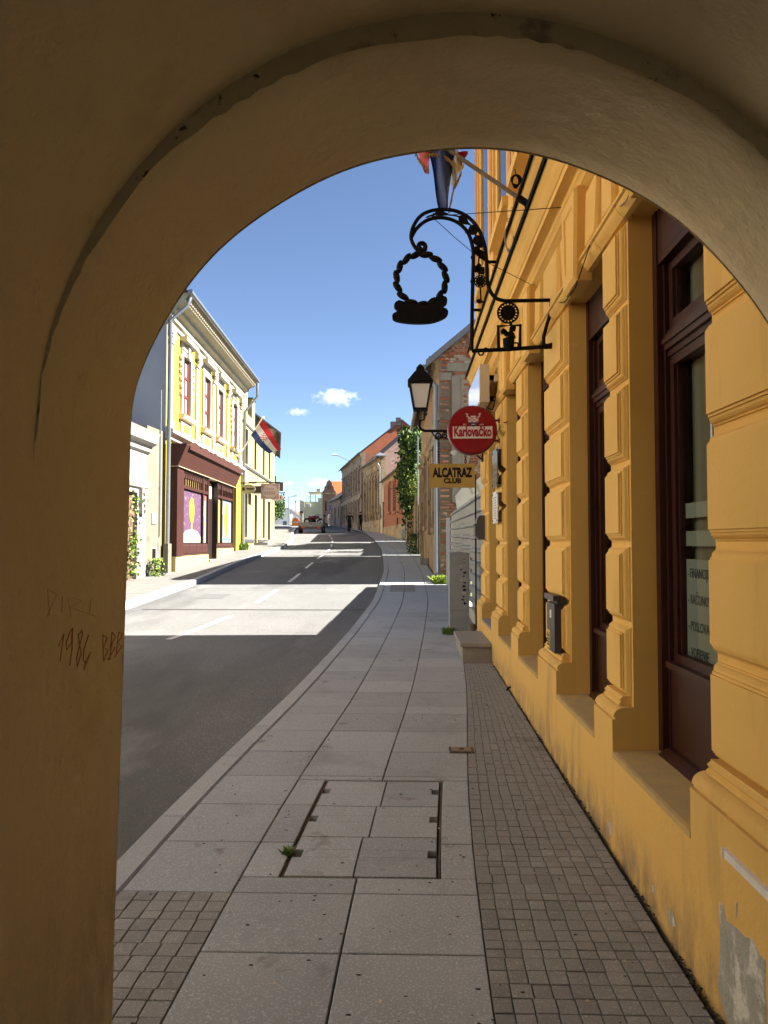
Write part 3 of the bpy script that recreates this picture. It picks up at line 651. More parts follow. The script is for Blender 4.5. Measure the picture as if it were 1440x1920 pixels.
# two name plates on the pier beside the door
def plate(label, y0, y1, z0, z1, X, dark):
    t = thing('name_plate', label, 'sign', (X, (y0+y1)/2, z0), 'plates on the door pier')
    m_ = mat('brushed dark plate', (.12, .12, .125), (.09, .09, .095), 8, .3, spec=.6) if dark else mat('white acrylic plate', (.72, .73, .74), rough=.25, spec=.5)
    MB().box(X, X+.008, y0, y1, z0, z1).build('panel', m_, t)
    b = MB()
    for yy_ in (y0+.03, y1-.03):
        for zz in (z0+.03, z1-.03): b.lathe([(.012, -.004), (.012, .0), (.008, .008), (.008, XB-X)], (X-.002, yy_, zz), (1, 0, 0), 10)
    b.build('standoff', FLASH, t)
    b = MB(); n = 5 if dark else 9
    for i in range(n):
        zz = z1-.07-(z1-z0-.1)*i/n; l = (y1-y0)*random.uniform(.4, .75)
        b.box(X-.0008, X-.0001, (y0+y1)/2-l/2, (y0+y1)/2+l/2, zz-.006, zz+.004)
    b.build('small_print', mat('silver print', (.45, .45, .45)) if dark else mat('grey print', (.16, .16, .18)), t)
plate('dark grey engraved name plate above the white one beside the door', 8.50, 8.98, 2.17, 2.60, 1.005, True)
plate('white printed name plate below the dark one beside the door', 8.50, 8.98, 1.76, 2.12, 1.005, False)
# grey letter box with rounded hood on the last pier
lb = thing('mail_box', 'dark grey letter box with a rounded hood on the last pier', 'letter box', (.98, 10.5, 1.58))
GREYB = mat('grey plastic', (.10, .095, .09), rough=.5)
b = MB(); b.prism([(XF-.002, 1.58), (.965, 1.58), (.945, 1.62), (.945, 1.83), (.96, 1.88), (.99, 1.905), (XF-.002, 1.905)], 'y', 10.35, 10.62); b.build('body', GREYB, lb, True)
b = MB(); b.prism([(.945, 1.80), (.915, 1.79), (.918, 1.76), (.9445, 1.765)], 'y', 10.38, 10.59); b.prism([(.944, 1.62), (.925, 1.63), (.925, 1.75), (.944, 1.755)], 'y', 10.37, 10.6); b.build('flap', GREYB, lb)

# light box over the door
lbx = thing('light_box_sign', 'cream light box with a blank white face above the door', 'sign', (.87, 9.4, 3.1))
CRM = mat('cream enamel', (.62, .52, .36), (.56, .47, .33), 6, .5)
b = MB(); b.box(.842, .948, 8.72, 10.25, 3.14, 3.575); b.build('case', CRM, lbx)
b = MB(); b.box(.835, .8415, 8.74, 10.23, 3.16, 3.555); b.build('face', mat('glossy white acrylic', (.75, .78, .82), rough=.06, spec=.8), lbx)
b = MB()
for yy_ in (8.95, 10.0):
    b.box(.9485, XF-.003, yy_, yy_+.05, 3.2, 3.25); b.box(.9485, XF-.003, yy_, yy_+.05, 3.45, 3.5)
b.build('bracket', FLASH, lbx)
b = MB(); b.box(1.0, XB-.0225, 8.62, 8.72, 3.36, 3.44); b.build('junction_box', CRM, lbx)
b = MB(); b.tube([(1.03, 8.66, 3.36), (1.0, 8.64, 3.15), (.98, 8.7, 3.05), (.95, 8.9, 3.1), (.93, 9.0, 3.138)], .006, 5); b.build('cable', FLASH, lbx)

# stone doorstep
stp = thing('doorstep', 'granite doorstep block below the ochre house door', 'step', (.8, 9.7, zg(9.7)))
STONE = MATS['grey step stone']
z0 = zg(9.2)
b = MB(); b.box(.66, XP-.003, 9.12, 10.32, z0-.1, z0+.165); b.build('base', STONE, stp)
b = MB(); b.prism([(.63, z0+.165), (XP-.003, z0+.165), (XP-.003, z0+.205), (.634, z0+.205), (.63, z0+.20)], 'y', 9.08, 10.36); b.build('tread', STONE, stp)

# the round beer sign
KX, KY, KZ = px(886, 806, 8.62); 
kr = .278
ks = thing('round_sign', 'round dark red beer sign reading Karlovačko on two arms', 'sign', (KX, KY, KZ-kr))
KRED = mat('glossy dark red enamel', (.26, .005, .014), rough=.25, spec=.35)
KRED2 = mat('dark red rim', (.16, .006, .014), rough=.3, spec=.5)
KW = mat('sign white', (.72, .68, .64), rough=.4)
b = MB(); b.lathe([(kr*.97, 0), (kr, .01), (kr, .12), (kr*.97, .13)], (KX, KY, KZ), (0, 1, 0), 56); b.build('rim', KRED2, ks, True)
b = MB(); b.lathe([(kr*.945, -.006), (kr*.955, .004)], (KX, KY-.003, KZ), (0, 1, 0), 56); fc = b.build('face', KRED, ks, True)
b = MB(); b.box(KX-.222, KX+.222, KY-.0125, KY-.0095, KZ-.098, KZ+.038); b.build('name_band', KW, ks)
text('Karlovačko', .15, mat('band red', (.34, .012, .03), rough=.4), ks, (KX, KY-.0135, KZ-.026), (1, 0, 0), (0, 0, 1), 'lettering', .0008, .60, .04)
text('EST.', .024, KW, ks, (KX-.085, KY-.011, KZ+.058), (1, 0, 0), (0, 0, 1), 'lettering'); text('1854', .024, KW, ks, (KX+.10, KY-.011, KZ+.058), (1, 0, 0), (0, 0, 1), 'lettering')
NAVY = mat('crest navy', (.02, .03, .09)); PINK = mat('crest pale red', (.52, .22, .2))
b = MB(); b.prism([(KX-.055+0, KZ+.14), (KX+.07, KZ+.14), (KX+.07, KZ+.09), (KX+.04, KZ+.05), (KX+.008, KZ+.03), (KX-.025, KZ+.05), (KX-.055, KZ+.09)], 'y', KY-.016, KY-.0126); b.build('crest_shield', PINK, ks)
b = MB(); b.prism([(KX-.048, KZ+.082), (KX+.062, KZ+.082), (KX+.038, KZ+.05), (KX+.008, KZ+.034), (KX-.024, KZ+.05)], 'y', KY-.0175, KY-.0161)
b.build('crest_base', NAVY, ks)
b = MB()
for i in range(4):
    for j in range(3):
        if (i+j) % 2 == 0: b.box(KX-.045+i*.026, KX-.019+i*.026, KY-.0175, KY-.0161, KZ+.084+j*.018, KZ+.102+j*.018)
for sg in (-1, 1):
    b.tube([(KX+.008+sg*.05, KY-.013, KZ+.14), (KX+.008+sg*.075, KY-.013, KZ+.155), (KX+.008+sg*.06, KY-.013, KZ+.175), (KX+.008+sg*.085, KY-.013, KZ+.18)], .007, 5)
b.box(KX+.008-.03, KX+.008+.03, KY-.014, KY-.0126, KZ+.142, KZ+.158)
b.tube([(KX-.012, KY-.016, KZ+.06), (KX+.028, KY-.016, KZ+.06)], .006, 5)
b.build('crest_figures', KW, ks)
b = MB()
for dz in (.115, -.115): b.tube([(KX+kr*.9, KY+.065, KZ+dz), (XF, KY+.065, KZ+dz)], .013, 8); b.lathe([(.03, -.014), (.03, 0)], (XF, KY+.065, KZ+dz), (1, 0, 0), 12)
b.build('arm', KRED2, ks)
b = MB(); b.tube([(KX+kr*.95, KY+.1, KZ-.1), (KX+kr+.03, KY+.1, KZ-.12), (1.03, KY+.1, KZ-.02), (1.07, KY-.1, KZ+.06), (XB, KY-.25, KZ+.05)], .005, 5); b.build('cable', FLASH, ks)

# street lantern on a wrought arm; the club sign hangs from it
LY_ = 10.55
lan = thing('wall_lantern', 'black four sided street lantern with frosted glass on a scrolled wall arm', 'street lamp', (.95, LY_, 2.9))
def fp(a, c, Y=LY_): q = px(a, c, Y); return q
lc = fp(788, 730); s_ = LY_/FPX
def lz(c): return fp(788, c).z
def sqr(cx, cy, h, z): return [(cx-h, cy-h, z), (cx+h, cy-h, z), (cx+h, cy+h, z), (cx-h, cy+h, z)]
FGL = mat('frosted lamp glass', (.62, .62, .60), rough=.35, spec=.5)
tw, bw_ = 19*s_, 11.5*s_
b = MB(); b.rings([sqr(lc.x, LY_, bw_, lz(767)), sqr(lc.x, LY_, tw, lz(723))]); b.add(sqr(lc.x, LY_, bw_, lz(767)), [(0, 1, 2, 3)]); b.build('glass', FGL, lan)
b = MB()
b.rings([sqr(lc.x, LY_, tw+.03, lz(722)), sqr(lc.x, LY_, tw+.035, lz(717)), sqr(lc.x, LY_, tw*.55, lz(698)), sqr(lc.x, LY_, tw*.42, lz(696)), sqr(lc.x, LY_, tw*.40, lz(691)), sqr(lc.x, LY_, .012, lz(683))])
b.add(sqr(lc.x, LY_, tw+.03, lz(722)), [(0, 1, 2, 3)]); b.build('hood', IRON, lan)
b = MB()
for sx in (-1, 1):
    for sy in (-1, 1): b.tube([(lc.x+sx*bw_*1.03, LY_+sy*bw_*1.03, lz(768)), (lc.x+sx*tw*1.02, LY_+sy*tw*1.02, lz(722))], .012, 6)
b.rings([sqr(lc.x, LY_, bw_+.012, lz(770)), sqr(lc.x, LY_, bw_+.012, lz(766)), sqr(lc.x, LY_, bw_*.5, lz(765))]); b.add(sqr(lc.x, LY_, bw_+.012, lz(770)), [(0, 1, 2, 3)])
b.build('frame', IRON, lan)
b = MB()
def fps(l, Y=LY_): return [tuple(fp(a, c, Y)) for a, c in l]
b.tube(fps([(783, 770), (783, 786), (787, 789), (795, 787), (797, 771)]), .012, 7); b.tube(fps([(787, 789), (786, 798), (789, 805), (796, 808), (820, 808), (850, 808), (890, 808), (905, 808)]), .019, 8)
b.build('arm', IRON, lan, True)
b = MB()
def spiral(c, r0, r1, a0, turns, n=22): return [(c[0]+(r0+(r1-r0)*i/n)*math.cos(a0+turns*6.283*i/n), c[1]+(r0+(r1-r0)*i/n)*math.sin(a0+turns*6.283*i/n)) for i in range(n+1)]
for l in (spiral((821, 817), 2, 7, 0, 1.4), spiral((834, 817), 1.5, 6, 3, 1.4), [(809, 809), (813, 815), (821, 824), (830, 820), (842, 824), (860, 836), (890, 850), (904, 862)], [(842, 812), (852, 818), (862, 828)]): b.tube(fps(l), .010, 6)
b.tube(fps(spiral((797, 776), 1, 3.5, 0, 1.2)), .008, 5)
b.box(fp(903, 808).x, XF, LY_-.05, LY_+.05, fp(905, 866).z, fp(905, 796).z); b.build('scroll', IRON, lan, True)

asg = thing('club_sign', 'mustard hanging sign reading ALCATRAZ CLUB on two chains', 'sign', tuple(fp(848, 914)))
p0, p1 = fp(806, 914), fp(890, 870)
MUST = mat('mustard sign paint', (.52, .345, .095), (.48, .32, .085), 5, .5, .05, 60)
b = MB(); b.box(p0.x, p1.x, LY_-.016, LY_+.016, p0.z, p1.z); b.build('board', MUST, asg)
b = MB(); e = .012
b.box(p0.x-.003, p1.x+.003, LY_-.021, LY_+.021, p1.z-e, p1.z+.003); b.box(p0.x-.003, p1.x+.003, LY_-.021, LY_+.021, p0.z-.003, p0.z+e)
b.box(p0.x-.003, p0.x+e, LY_-.021, LY_+.021, p0.z+e, p1.z-e); b.box(p1.x-e, p1.x+.003, LY_-.021, LY_+.021, p0.z+e, p1.z-e); b.build('edge_frame', MUST, asg)
INK = mat('black sign lettering', (.006, .006, .007), rough=.5)
c_ = fp(848, 887); text('ALCATRAZ', .175, INK, asg, (c_.x, LY_-.0175, c_.z), (1, 0, 0), (0, 0, 1), 'lettering', .001, .60, .05)
c_ = fp(848, 902); text('CLUB', .092, INK, asg, (c_.x, LY_-.0175, c_.z), (1, 0, 0), (0, 0, 1), 'lettering', .001, 1.05, .05)
for xx in (823, 873):
    b = MB(); t_ = fp(xx, 826).z; z = fp(xx, 870).z; k = 0; x = fp(xx, 870).x
    while z < t_:
        ring = [(x+(.012*math.cos(a) if k % 2 else 0), LY_+(0 if k % 2 else .012*math.cos(a)), z+.026*math.sin(a)) for a in [R(45*i) for i in range(8)]]
        b.tube(ring, .0055, 5, True); z += .038; k += 1
    b.build('chain', IRON, asg)

# wrought iron trade sign: swan-neck bracket with sunflowers, bread wreath at its end
BY = 5.55
def cz3(l): return [tuple(px(720+a/4.235, 270+c/4.235, BY)) for a, c in l]
def P3(a, c): return px(720+a/4.235, 270+c/4.235, BY)
def cat(pts, n=6):                               # smooth curve through points
    out = []
    for i in range(len(pts)-1):
        p0, p1, p2, p3 = pts[max(0, i-1)], pts[i], pts[i+1], pts[min(len(pts)-1, i+2)]
        for k in range(n):
            t = k/n; out.append(tuple(.5*((2*p1[j])+(-p0[j]+p2[j])*t+(2*p0[j]-5*p1[j]+4*p2[j]-p3[j])*t*t+(-p0[j]+3*p1[j]-3*p2[j]+p3[j])*t**3) for j in range(2)))
    return out+[pts[-1]]
br = thing('iron_trade_sign', 'black wrought iron swan neck bracket with sunflower discs', 'sign', tuple(P3(1336, 1605)))
b = MB()
sp_ = spiral((297, 815), 6, 42, 1.0, 1.9, 34)
outer = cat([sp_[-1], (300, 856), (258, 835), (225, 780), (215, 730), (235, 650), (290, 572), (370, 532), (470, 520), (580, 535), (680, 590), (755, 685), (798, 800), (815, 930), (822, 1090), (850, 1180), (900, 1230), (965, 1246)])
b.tube(cz3(sp_), .009, 7); b.tube(cz3(outer), .014, 8); b.tube(cz3([(965, 1246), (1330, 1240)]), .014, 8)
b.tube(cz3([(1330, 1240), (1325, 1330), (1295, 1430), (1268, 1530), (1268, 1605)]), .013, 8)
b.tube(cz3(cat([(218, 740), (262, 668), (340, 607), (440, 585), (540, 602), (620, 650), (675, 722), (704, 820), (710, 900), (706, 1050), (700, 1320), (697, 1640)])), .014, 8)
b.tube(cz3([(697, 1642), (910, 1634), (1080, 1624), (1290, 1608)]), .015, 8)
b.tube(cz3([(910, 1634), (907, 1446), (1082, 1438), (1080, 1624)]), .013, 8)
b.tube(cz3([(815, 936), (890, 936)]), .012, 6); b.tube(cz3([(702, 1318), (765, 1318)]), .011, 6)
b.tube(cz3(cat([(745, 1645), (760, 1675), (785, 1672), (790, 1655)])), .006, 6)
b.build('frame', IRON, br, True)
b = MB(); m_ = P3(1270, 1608); b.lathe([(.014, -.02), (.022, .08), (.04, .15), (.052, .21)], tuple(m_), tuple(Vector((XF, BY, P3(1340, 1600).z))-m_), 12); 
b.tube([tuple(P3(1270, 1608)), (XF+.01, BY, P3(1340, 1604).z)], .02, 8); b.build('wall_socket', IRON, br, True)
def sunflower(c, r, n, name='sunflower_disc'):
    C_ = P3(*c); k = BY/FPX/4.235; r *= k; b = MB()
    b.lathe([(r*.70, -.008), (r*.70, .008)], C_, (0, 1, 0), 24); b.lathe([(r*.35, -.016), (r*.35, .016)], C_, (0, 1, 0), 14)
    for i in range(n):
        a0, a1 = 2*math.pi*i/n, 2*math.pi*(i+1)/n; am = (a0+a1)/2
        q = lambda rr, a: (C_.x+rr*math.cos(a), C_.z+rr*math.sin(a))
        b.prism([q(r*.69, a0-.02), q(r*.69, a0+.02), q(r*.88, a0+(am-a0)*.75), q(r*.88, a0-(am-a0)*.75)], 'y', C_.y-.007, C_.y+.007)
    ring = [(C_.x+r*.93*math.cos(2*math.pi*i/36), C_.y, C_.z+r*.93*math.sin(2*math.pi*i/36)) for i in range(36)]
    b.tube(ring, r*.085, 6, True); b.build(name, IRON, br)
sunflower((985, 1340), 88, 18); sunflower((765, 1090), 52, 10)
def leaf(b, c, L, w, ang):
    C_ = P3(*c); k = BY/FPX/4.235; L *= k; w *= k; ca, sa = math.cos(ang), math.sin(ang)
    pts = [(-.5, 0), (-.36, .34), (-.15, .5), (.1, .38), (.3, .2), (.5, 0), (.3, -.2), (.1, -.38), (-.15, -.5), (-.36, -.34)]
    b.prism([(C_.x+(p[0]*L*ca-p[1]*w*sa), C_.z-(p[0]*L*sa+p[1]*w*ca)) for p in pts], 'y', C_.y-.006, C_.y+.006)
for a_ in (((635, 607), 110, 70, .7), ((455, 552), 110, 45, .05), ((665, 700), 50, 40, 1.0), ((748, 775), 110, 85, 1.2), ((775, 800), 60, 60, .3), ((740, 850), 90, 70, .6), ((775, 885), 110, 60, 1.0), ((735, 995), 70, 60, .3), ((775, 1010), 70, 70, .9), ((750, 975), 60, 40, 2.0), ((762, 1250), 60, 36, .2), ((700, 905), 44, 24, 1.5), ((697, 1095), 44, 26, 1.6), ((955, 1490), 60, 50, .2), ((1025, 1465), 60, 60, 1.0), ((1015, 1520), 80, 60, .6), ((975, 1505), 50, 40, -.4), ((813, 1628), 44, 26, .1), ((697, 1590), 60, 26, 1.6)): b = MB(); leaf(b, *a_); b.build('leaf', IRON, br)
MB().lathe([(.036, -.008), (.036, .008)], P3(708, 682), (0, 1, 0), 16).build('bud', IRON, br)
for l_, r_ in ((cat([(345, 580), (400, 560), (480, 560), (600, 580), (700, 660), (735, 760), (755, 870), (748, 960), (755, 1040)]), .006), ([(765, 1140), (770, 1250)], .006), (cat([(990, 1560), (1000, 1500), (1015, 1450), (1000, 1420)]), .010), (cat([(985, 1555), (970, 1520), (955, 1500)]), .004), ([(340, 582), (365, 570)], .007), ([(395, 550), (390, 600)], .006)): MB().tube(cz3(l_), r_, 6).build('stem', IRON, br)
b = MB(); q = [P3(943, 1548), P3(1037, 1548), P3(1030, 1638), P3(950, 1638)]; b.lathe([((q[2].x-q[3].x)/2, 0), ((q[1].x-q[0].x)/2, q[0].z-q[3].z)], ((q[2].x+q[3].x)/2, BY, q[3].z), (0, 0, 1), 18)
b.tube(cz3(cat([(1035, 1580), (1062, 1582), (1062, 1612), (1032, 1616)])), .006, 6); b.build('flower_pot', IRON, br, True)
b = MB(); wp = P3(360, 575); e1 = onx(1066, 388, 1.05); e2 = onx(1000, 536, 1.05)
b.tube([tuple(P3(330, 585)), tuple(wp), tuple(e1)], .0028, 5); b.tube([tuple(P3(400, 595)), tuple(P3(560, 740)), tuple(P3(700, 858)), tuple(P3(820, 940)), tuple(e2)], .0026, 5)
b.lathe([(.012, 0), (.012, .03)], tuple(e1), (1, 0, 0), 8); b.lathe([(.010, 0), (.010, .03)], tuple(e2), (1, 0, 0), 8); b.build('guy_wire', IRON, br)
wr = thing('bread_wreath', 'black iron bread wreath with a bun shaped base hanging from the swan neck', 'sign', tuple(P3(295, 1430)))
b = MB(); k = BY/FPX/4.235; n = 15
for i in range(n):
    a = math.pi*1.5+(i+.5)*2*math.pi/n; C_ = P3(295+196*math.cos(a), 1075+200*math.sin(a)); tg = math.atan2(-math.cos(a)*200, -math.sin(a)*196)+.32
    rot = Matrix(((math.cos(tg), 0, -math.sin(tg)), (0, 1, 0), (math.sin(tg), 0, math.cos(tg))))
    b.ball(C_, 58*k, .022, 27*k, 12, rot)
ring = [tuple(P3(295+196*math.cos(2*math.pi*i/40), 1075+200*math.sin(2*math.pi*i/40))) for i in range(40)]
b.tube(ring, 15*k, 6, True); b.tube(cz3([(292, 850), (294, 880)]), .012, 6)
b.build('wreath', IRON, wr, True)
ol = cat([(120, 1245), (90, 1262), (80, 1300), (105, 1330), (72, 1352), (66, 1385), (90, 1408), (170, 1424), (280, 1430), (390, 1420), (480, 1385), (510, 1345), (495, 1312), (465, 1300), (497, 1272), (500, 1232), (475, 1212), (430, 1218), (350, 1268), (290, 1288), (220, 1272)], 4)
b = MB(); b.prism([(p.x, p.z) for p in [P3(*q) for q in ol]], 'y', BY-.02, BY+.02); b.build('bun_plate', IRON, wr)

# flag over the bracket, with gold fringe, on a pole from the ledge
FY = 5.62
fl = thing('draped_flag', 'draped red white and blue flag with gold fringe on a slanted pole above the bracket', 'flag', (.9, FY, 4.1))
base = px(987, 381, FY); tip = px(845, 284, FY); end = base+(tip-base)*1.75
b = MB(); b.tube([tuple(base), tuple(end)], .016, 10); b.build('pole', mat('weathered grey wood', (.26, .22, .18), (.2, .17, .14), 20, .8), fl, True)
b = MB(); b.tube([tuple(base-(tip-base)*.02), tuple(base+(tip-base)*.12)], .026, 10)
b.build('pole_socket', IRON, fl)
for dz in (-.10, .0, .10): MB().ball((base.x+.03, FY+dz*1.2, base.z+dz*.6-.02), .03, .03, .04, 8).build('socket_bolt', IRON, fl)
def cloth(name, mt, lt, rt, lb_, rb, folds, dy, ph):
    b = MB(); V = []; F = []; nu, nv = 22, 16
    for j in range(nv+1):
        v_ = j/nv
        for i in range(nu+1):
            u = i/nu; a = px(*[lt[q]+(lb_[q]-lt[q])*v_ for q in (0, 1)], FY); c = px(*[rt[q]+(rb[q]-rt[q])*v_ for q in (0, 1)], FY)
            p = a+(c-a)*u; p.y += dy+.05*math.sin(u*folds*6.28+ph)*(1-.55*v_); p.x += .012*math.sin(v_*5+u*7); V.append(tuple(p))
    for j in range(nv): F += [(j*(nu+1)+i, j*(nu+1)+i+1, (j+1)*(nu+1)+i+1, (j+1)*(nu+1)+i) for i in range(nu)]
    b.add(V, F); o = b.build(name, mt, fl, 'all', fix=False); return o
FB = mat('flag blue satin', (.02, .045, .16), (.03, .06, .2), 8, .45); FR = mat('flag red satin', (.42, .02, .03), rough=.5); FWh = mat('flag white satin', (.62, .60, .56), rough=.5); GOLD = mat('gold fringe', (.34, .22, .05), (.2, .12, .03), 60, .6)
cloth('blue_cloth', FB, (797, 262), (851, 262), (826, 396), (842, 394), 1.2, 0, .4)
cloth('red_cloth', FR, (770, 250), (806, 262), (800, 316), (806, 322), .8, .05, 1)
cloth('white_cloth', FWh, (846, 262), (870, 300), (850, 345), (858, 328), .9, .03, 2)
cloth('red_cloth', FR, (850, 262), (876, 282), (856, 300), (868, 306), .7, .06, 0)
b = MB()
for l in ([(778, 284), (788, 302), (803, 319)], [(796, 292), (815, 288), (838, 296), (850, 308)], [(865, 322), (858, 338), (850, 352)], [(849, 300), (854, 330), (851, 352), (846, 375), (842, 394)]):
    pts = cat(l, 7)
    for (a, c) in pts:
        q = px(a, c, FY-.03); b.tube([tuple(q), (q.x+random.uniform(-.006, .006), q.y, q.z-.025)], [.006, .003], 5)
    b.tube([tuple(px(a, c, FY-.03)) for a, c in pts], .006, 6)
b.build('fringe', GOLD, fl)
# coiled cables on the ledge
for lab, (a, c), rr, n_ in (('upper coil of black cable hanging on the ledge wall', (968, 337), .045, 5), ('lower loop of pale cable hanging off the ledge', (956, 445), .075, 3)):
    q = px(a, c, 6.6); b = MB()
    for i in range(n_):
        b.tube([(q.x+rr*(1-.1*i)*math.cos(t)*(1 if n_ > 3 else .6), q.y+.01*i, q.z+rr*(1+.06*i)*math.sin(t)*(1 if n_ > 3 else 1.5)) for t in [R(24*j) for j in range(15)]], .0055, 5, True)
    b.tube([(q.x, q.y, q.z+rr), (q.x-.02, q.y+.02, q.z+rr+.1), (1.0, q.y+.1, q.z+rr+.13)], .004, 5)
    tag(b.build('cable_coil', FLASH if n_ > 3 else mat('grey cable', (.3, .27, .22))), lab, 'cable')

# loose wires along the lintels
for lab, pts in (('pale loose wire sagging under the lintel of the nearest window', [(1.045, 3.02, 3.235), (1.03, 3.3, 3.20), (1.04, 3.6, 3.16), (1.05, 3.95, 3.235)]), ('dark wire sagging along the lintel of the second window', [(1.03, 4.2, 3.235), (1.02, 4.6, 3.08), (1.04, 5.0, 3.12), (1.05, 5.4, 3.235)])):
    tag(MB().tube(pts, .0035, 5).build('wire', FLASH if 'dark' in lab else MATS['grey cable']), lab, 'wire')
# ------------------------------------------------------------ general house parts
def wall_with_openings(T, L, z0, z1, ops, th, v0=0.):
    b = MB(T); us = sorted({0, L, *[o[0] for o in ops], *[o[1] for o in ops]}); zs = sorted({z0, z1, *[o[2] for o in ops], *[o[3] for o in ops]})
    for ua, ub in zip(us, us[1:]):
        run = None
        for za, zb in zip(zs, zs[1:]):
            inside = any(o[0]-1e-4 < (ua+ub)/2 < o[1]+1e-4 and o[2]-1e-4 < (za+zb)/2 < o[3]+1e-4 for o in ops)
            if inside:
                if run: b.box(ua, ub, v0, v0+th, *run); run = None
            else: run = (run[0] if run else za, zb)
        if run: b.box(ua, ub, v0, v0+th, *run)
    return b
def window(T, parent, u0, u1, z0, z1, v, mt, glass=DGLASS, bars=(1, 1), fw=.06, name='window', curtain=None):
    b = MB(T); d = .05
    b.box(u0, u0+fw, v, v+d, z0, z1); b.box(u1-fw, u1, v, v+d, z0, z1); b.box(u0+fw, u1-fw, v, v+d, z0, z0+fw); b.box(u0+fw, u1-fw, v, v+d, z1-fw, z1)
    for i in range(1, bars[0]+1): c = u0+(u1-u0)*i/(bars[0]+1); b.box(c-fw*.5, c+fw*.5, v+.004, v+d-.004, z0+fw, z1-fw)
    for i in range(1, bars[1]+1): c = z0+(z1-z0)*(i/(bars[1]+1)+(.12 if bars[1] == 1 else 0)); b.box(u0+fw, u1-fw, v+.006, v+d-.006, c-fw*.5, c+fw*.5)
    o = b.build(name, mt, parent)
    MB(T).box(u0+fw*.6, u1-fw*.6, v+.03, v+.035, z0+fw*.6, z1-fw*.6).build('pane', glass, o)
    return o
def pitched(T, L, eave, depth, rise, over, mt, parent, u0=-.1, end=None, name='roof', hip=0, th=.12):
    b = MB(T); e = end if end else L+.1; h = depth/2
    k = rise/h
    b.add([(u0, -over, eave-over*k), (e, -over, eave-over*k), (e-hip, h, eave+rise), (u0+hip, h, eave+rise), (u0, depth+over, eave-over*k), (e, depth+over, eave-over*k),
           (u0, -over, eave-over*k+th), (e, -over, eave-over*k+th), (e-hip, h, eave+rise+th), (u0+hip, h, eave+rise+th), (u0, depth+over, eave-over*k+th), (e, depth+over, eave-over*k+th)],
          [(0, 1, 2, 3), (3, 2, 5, 4), (6, 7, 8, 9), (9, 8, 11, 10), (0, 1, 7, 6), (4, 5, 11, 10), (0, 3, 9, 6), (3, 4, 10, 9), (1, 2, 8, 7), (2, 5, 11, 8)])
    return b.build(name, mt, parent)
def gable(T, u, eave, depth, rise, zbase, th, mt, parent, name='gable_wall'):
    b = MB(T); b.prism([(0, zbase), (depth, zbase), (depth, eave), (depth/2, eave+rise-.02), (0, eave)], 'x', u, u+th); return b.build(name, mt, parent)
def pipe(T, name, parent, pts, r=.05, mt=ZINC):
    b = MB(); b.tube([T(*p) for p in pts], r, 10); return b.build(name, mt, parent, True)
DARKW = mat('dark window timber', (.06, .04, .03), rough=.6)
REDW = mat('red brown window paint', (.17, .045, .045), (.13, .035, .035), 8, .5)
WHW = mat('white window paint', (.66, .66, .63), rough=.5)
SLATE = mat('dark roof tiles', (.10, .085, .08), (.07, .06, .055), 2, .9, .5, 14)
ORTILE = mat('orange roof tiles', (.42, .105, .03), (.34, .085, .028), 2, .85, .4, 10, stretch=(1, 1, 6))

# ------------------------------------------------------------ vacant plot with sheet metal fence
fen = thing('sheet_metal_fence', 'ribbed grey sheet metal fence closing the vacant plot', 'fence', (1.12, 15, zg(15)))
ftop = lambda y: lerp([(11, 2.30), (20, 2.30)], y)
for k, (y0, y1) in enumerate(((10.995, 13.3), (13.27, 15.6), (15.57, 17.9), (17.87, 19.25))):
    b = MB(); prof = []; z = zg(15)-.0; zb = zg((y0+y1)/2)+.2; n = 9; tp = 2.30-.01*k
    for i in range(n):
        a = zb+(tp-zb)*i/n; h = (tp-zb)/n
        prof += [(1.128, a), (1.128, a+h*.58), (1.090, a+h*.68), (1.090, a+h*.90), (1.128, a+h*.98)]
    V = []; F = []
    dd = .004*(k % 2)
    for y in (y0, y1): V += [(p[0]+dd, y, p[1]) for p in prof]
    m_ = len(prof); F = [(i, i+1, m_+i+1, m_+i) for i in range(m_-1)]
    V += [(v[0]+.004, v[1], v[2]) for v in V]; F += [(2*m_+i, 2*m_+i+1, 3*m_+i+1, 3*m_+i) for i in range(m_-1)]
    b.add(V, F); b.build('sheet', STEEL, fen, fix=False)
b = MB(); b.box(1.0, 1.09, 19.25, 19.36, .2, 2.16); b.build('gate_post', mat('white gate paint', (.62, .64, .66), rough=.5), fen)
b = MB(); b.sweep([(1.09, -.3), (1.09, .19), (1.17, .19), (1.17, -.3)], frange(10.995, 19.3, 1), lambda p, y: (p[0], y, zg(y)+p[1])); b.build('concrete_base', mat('pale concrete', (.50, .47, .42), (.38, .35, .3), 3, .9, .4, 30), fen)
b = MB(); b.tube([(1.08, 12.0, 2.6), (1.078, 12.0, zg(12))], .012, 6); tag(b.build('fence_cable', FLASH), 'thin dark blue cable running down the fence end', 'cable')
LOT = mat('plot grass', (.09, .13, .03), (.14, .13, .06), 1.5, .95, .6, 20)
tag(sheet('plot_ground', lambda y: 1.2, lambda y: 14, frange(11, 20, 1), .05, LOT), kind='structure')

